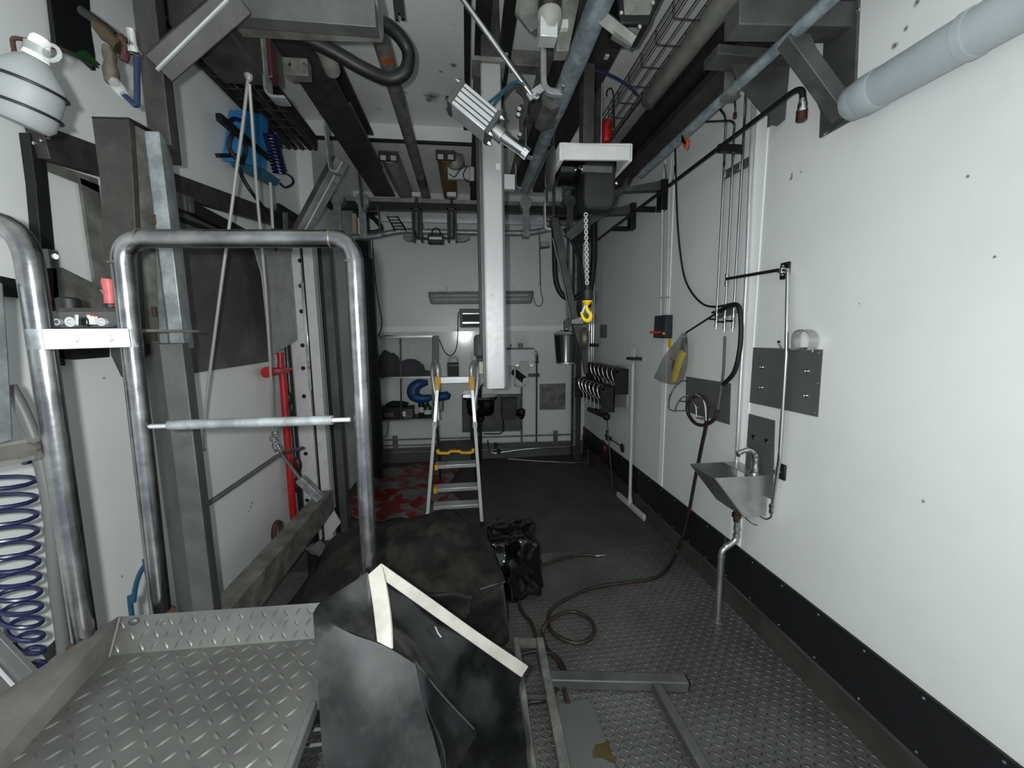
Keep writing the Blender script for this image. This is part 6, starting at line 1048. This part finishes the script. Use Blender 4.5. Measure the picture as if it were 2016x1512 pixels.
part(T, 'side_drop', COVER, quadmesh([[q(600, 1200, .48), q(750, 1190, .47), q(880, 1180, .46), q(985, 1150, .47)], [q(600, 1300, .2), q(750, 1290, .2), q(880, 1260, .22), q(992, 1215, .22)], [q(600, 1420, .02), q(750, 1390, .02), q(880, 1330, .02), q(1000, 1262, .02)]], 6, .02, 7, .004, 2), ang=60)
part(T, 'right_drop', COVER, quadmesh([[q(985, 1150, .47), q(982, 1110, .46), q(965, 1070, .48), q(948, 1046, .50)], [q(1000, 1262, .02), q(1000, 1210, .02), q(985, 1150, .02), q(968, 1110, .02)]], 6, .012, 7, .004, 2), ang=60)
part(T, 'left_drop', COVER, quadmesh([[q(640, 1085, .40), q(618, 1125, .42), q(600, 1170, .44), q(590, 1215, .46)], [q(600, 1150, .03), q(570, 1190, .03), q(530, 1240, .03), q(500, 1300, .03)]], 6, .02, 7, .004, 2), ang=60)
part(T, 'leg', GREY, MB().beam(q(984, 1148, .46), q(997, 1258, .0), .03, .03), bevel=.003)
part(T, 'cable_tie', BRASS, MB().beam(g(915, 1082, 2.0), g(940, 1081, 2.0), .006, .008, (0, 0, 1)).bx(g(939, 1086, 1.99), g(950, 1074, 2.01)), 'pale plastic tag')
part(T, 'edge_seam', GREY, MB().tube(spl([q(945, 1160, .502), q(968, 1153, .502), q(993, 1146, .502)]), .003, 6))
# glossy bag
BAGM = mat('glossy_black_bag', (.02, .021, .024), (.05, .05, .055), .14, 0, 8, .6, 16)
bm = bmesh.new(); bmesh.ops.create_icosphere(bm, subdivisions=5, radius=1); c0 = q(1020, 1192, .0); cx, cy_ = c0.x, c0.y+.17; hb = PY(1030, 1037, cy_).z/2
for v in bm.verts:
    p = v.co.copy(); m_ = max(abs(p.x), abs(p.y), abs(p.z)); p = p.lerp(p/m_*.92, .75)
    n_ = noise.noise(p*1.3+V((4, 2, 1)))*.18+noise.noise(p*2.8)*.12+abs(noise.noise(p*V((4, 4, 2)).x*.9+V((1, 1, 1))))*.05; p *= 1+n_
    v.co = V((cx+p.x*.165+p.z*-.02, cy_+p.y*.17, max(hb+p.z*hb*1.05, .003)))
mb = MB().add([v.co.copy() for v in bm.verts], [[v.index for v in f.verts] for f in bm.faces]); bm.free()
one('black_bag', 'full crumpled glossy black bag standing beside the tarpaulin table', 'bag', BAGM, mb, ang=60)
# steel frame lying on the floor
T = thing('trestle', 'bare steel tube trestle lying flat on the tread plate floor', 'trestle'); z = .03
a = lambda x, y: PZ(x, y, z)
A0, A1, B0, B1 = a(1016, 1262), a(1050, 1540), a(1062, 1262), a(1116, 1540)
part(T, 'long_tube', DIRTY, MB().beam(A0, A1, .032, .05), bevel=.006); part(T, 'long_tube', DIRTY, MB().beam(B0, B1, .040, .05), bevel=.006); part(T, 'cross_tube', GREY, MB().beam(a(1082, 1338), a(1352, 1344), .055, .05), bevel=.006); part(T, 'end_plug', BLACKST, MB().beam(a(1352, 1344), a(1355, 1344), .045, .04)); part(T, 'long_tube', GREY, MB().beam(a(1292, 1352), a(1412, 1560), .042, .045), bevel=.005)
part(T, 'cross_rod', DARK, MB().tube([a(1035, 1372), a(1085, 1372)], .012, 8)); part(T, 'cross_tube', DIRTY, MB().beam(a(1018, 1266), a(1066, 1266), .03, .03))
one('flat_plate', 'flat grey steel plate with brown stain lying inside the floor frame', 'plate', [PLATEG, mat('brown_stain', (.30, .26, .17), (.26, .22, .14), .35, 0, 30)], MB().prism([PZ(x, y, .004) for x, y in ((1092, 1396), (1108, 1388), (1160, 1378), (1166, 1392), (1222, 1540), (1120, 1540))], (0, 0, .006)).mat(1).prism([PZ(x, y, .0105) for x, y in ((1166, 1480), (1172, 1466), (1190, 1462), (1196, 1454), (1202, 1475), (1214, 1505), (1200, 1500), (1185, 1492), (1168, 1492))], (0, 0, .0006)))
for o in list(_things): settle(o)
for f in _after: f()
for o in sc.objects:
    if o.get('_s'): del o['_s']
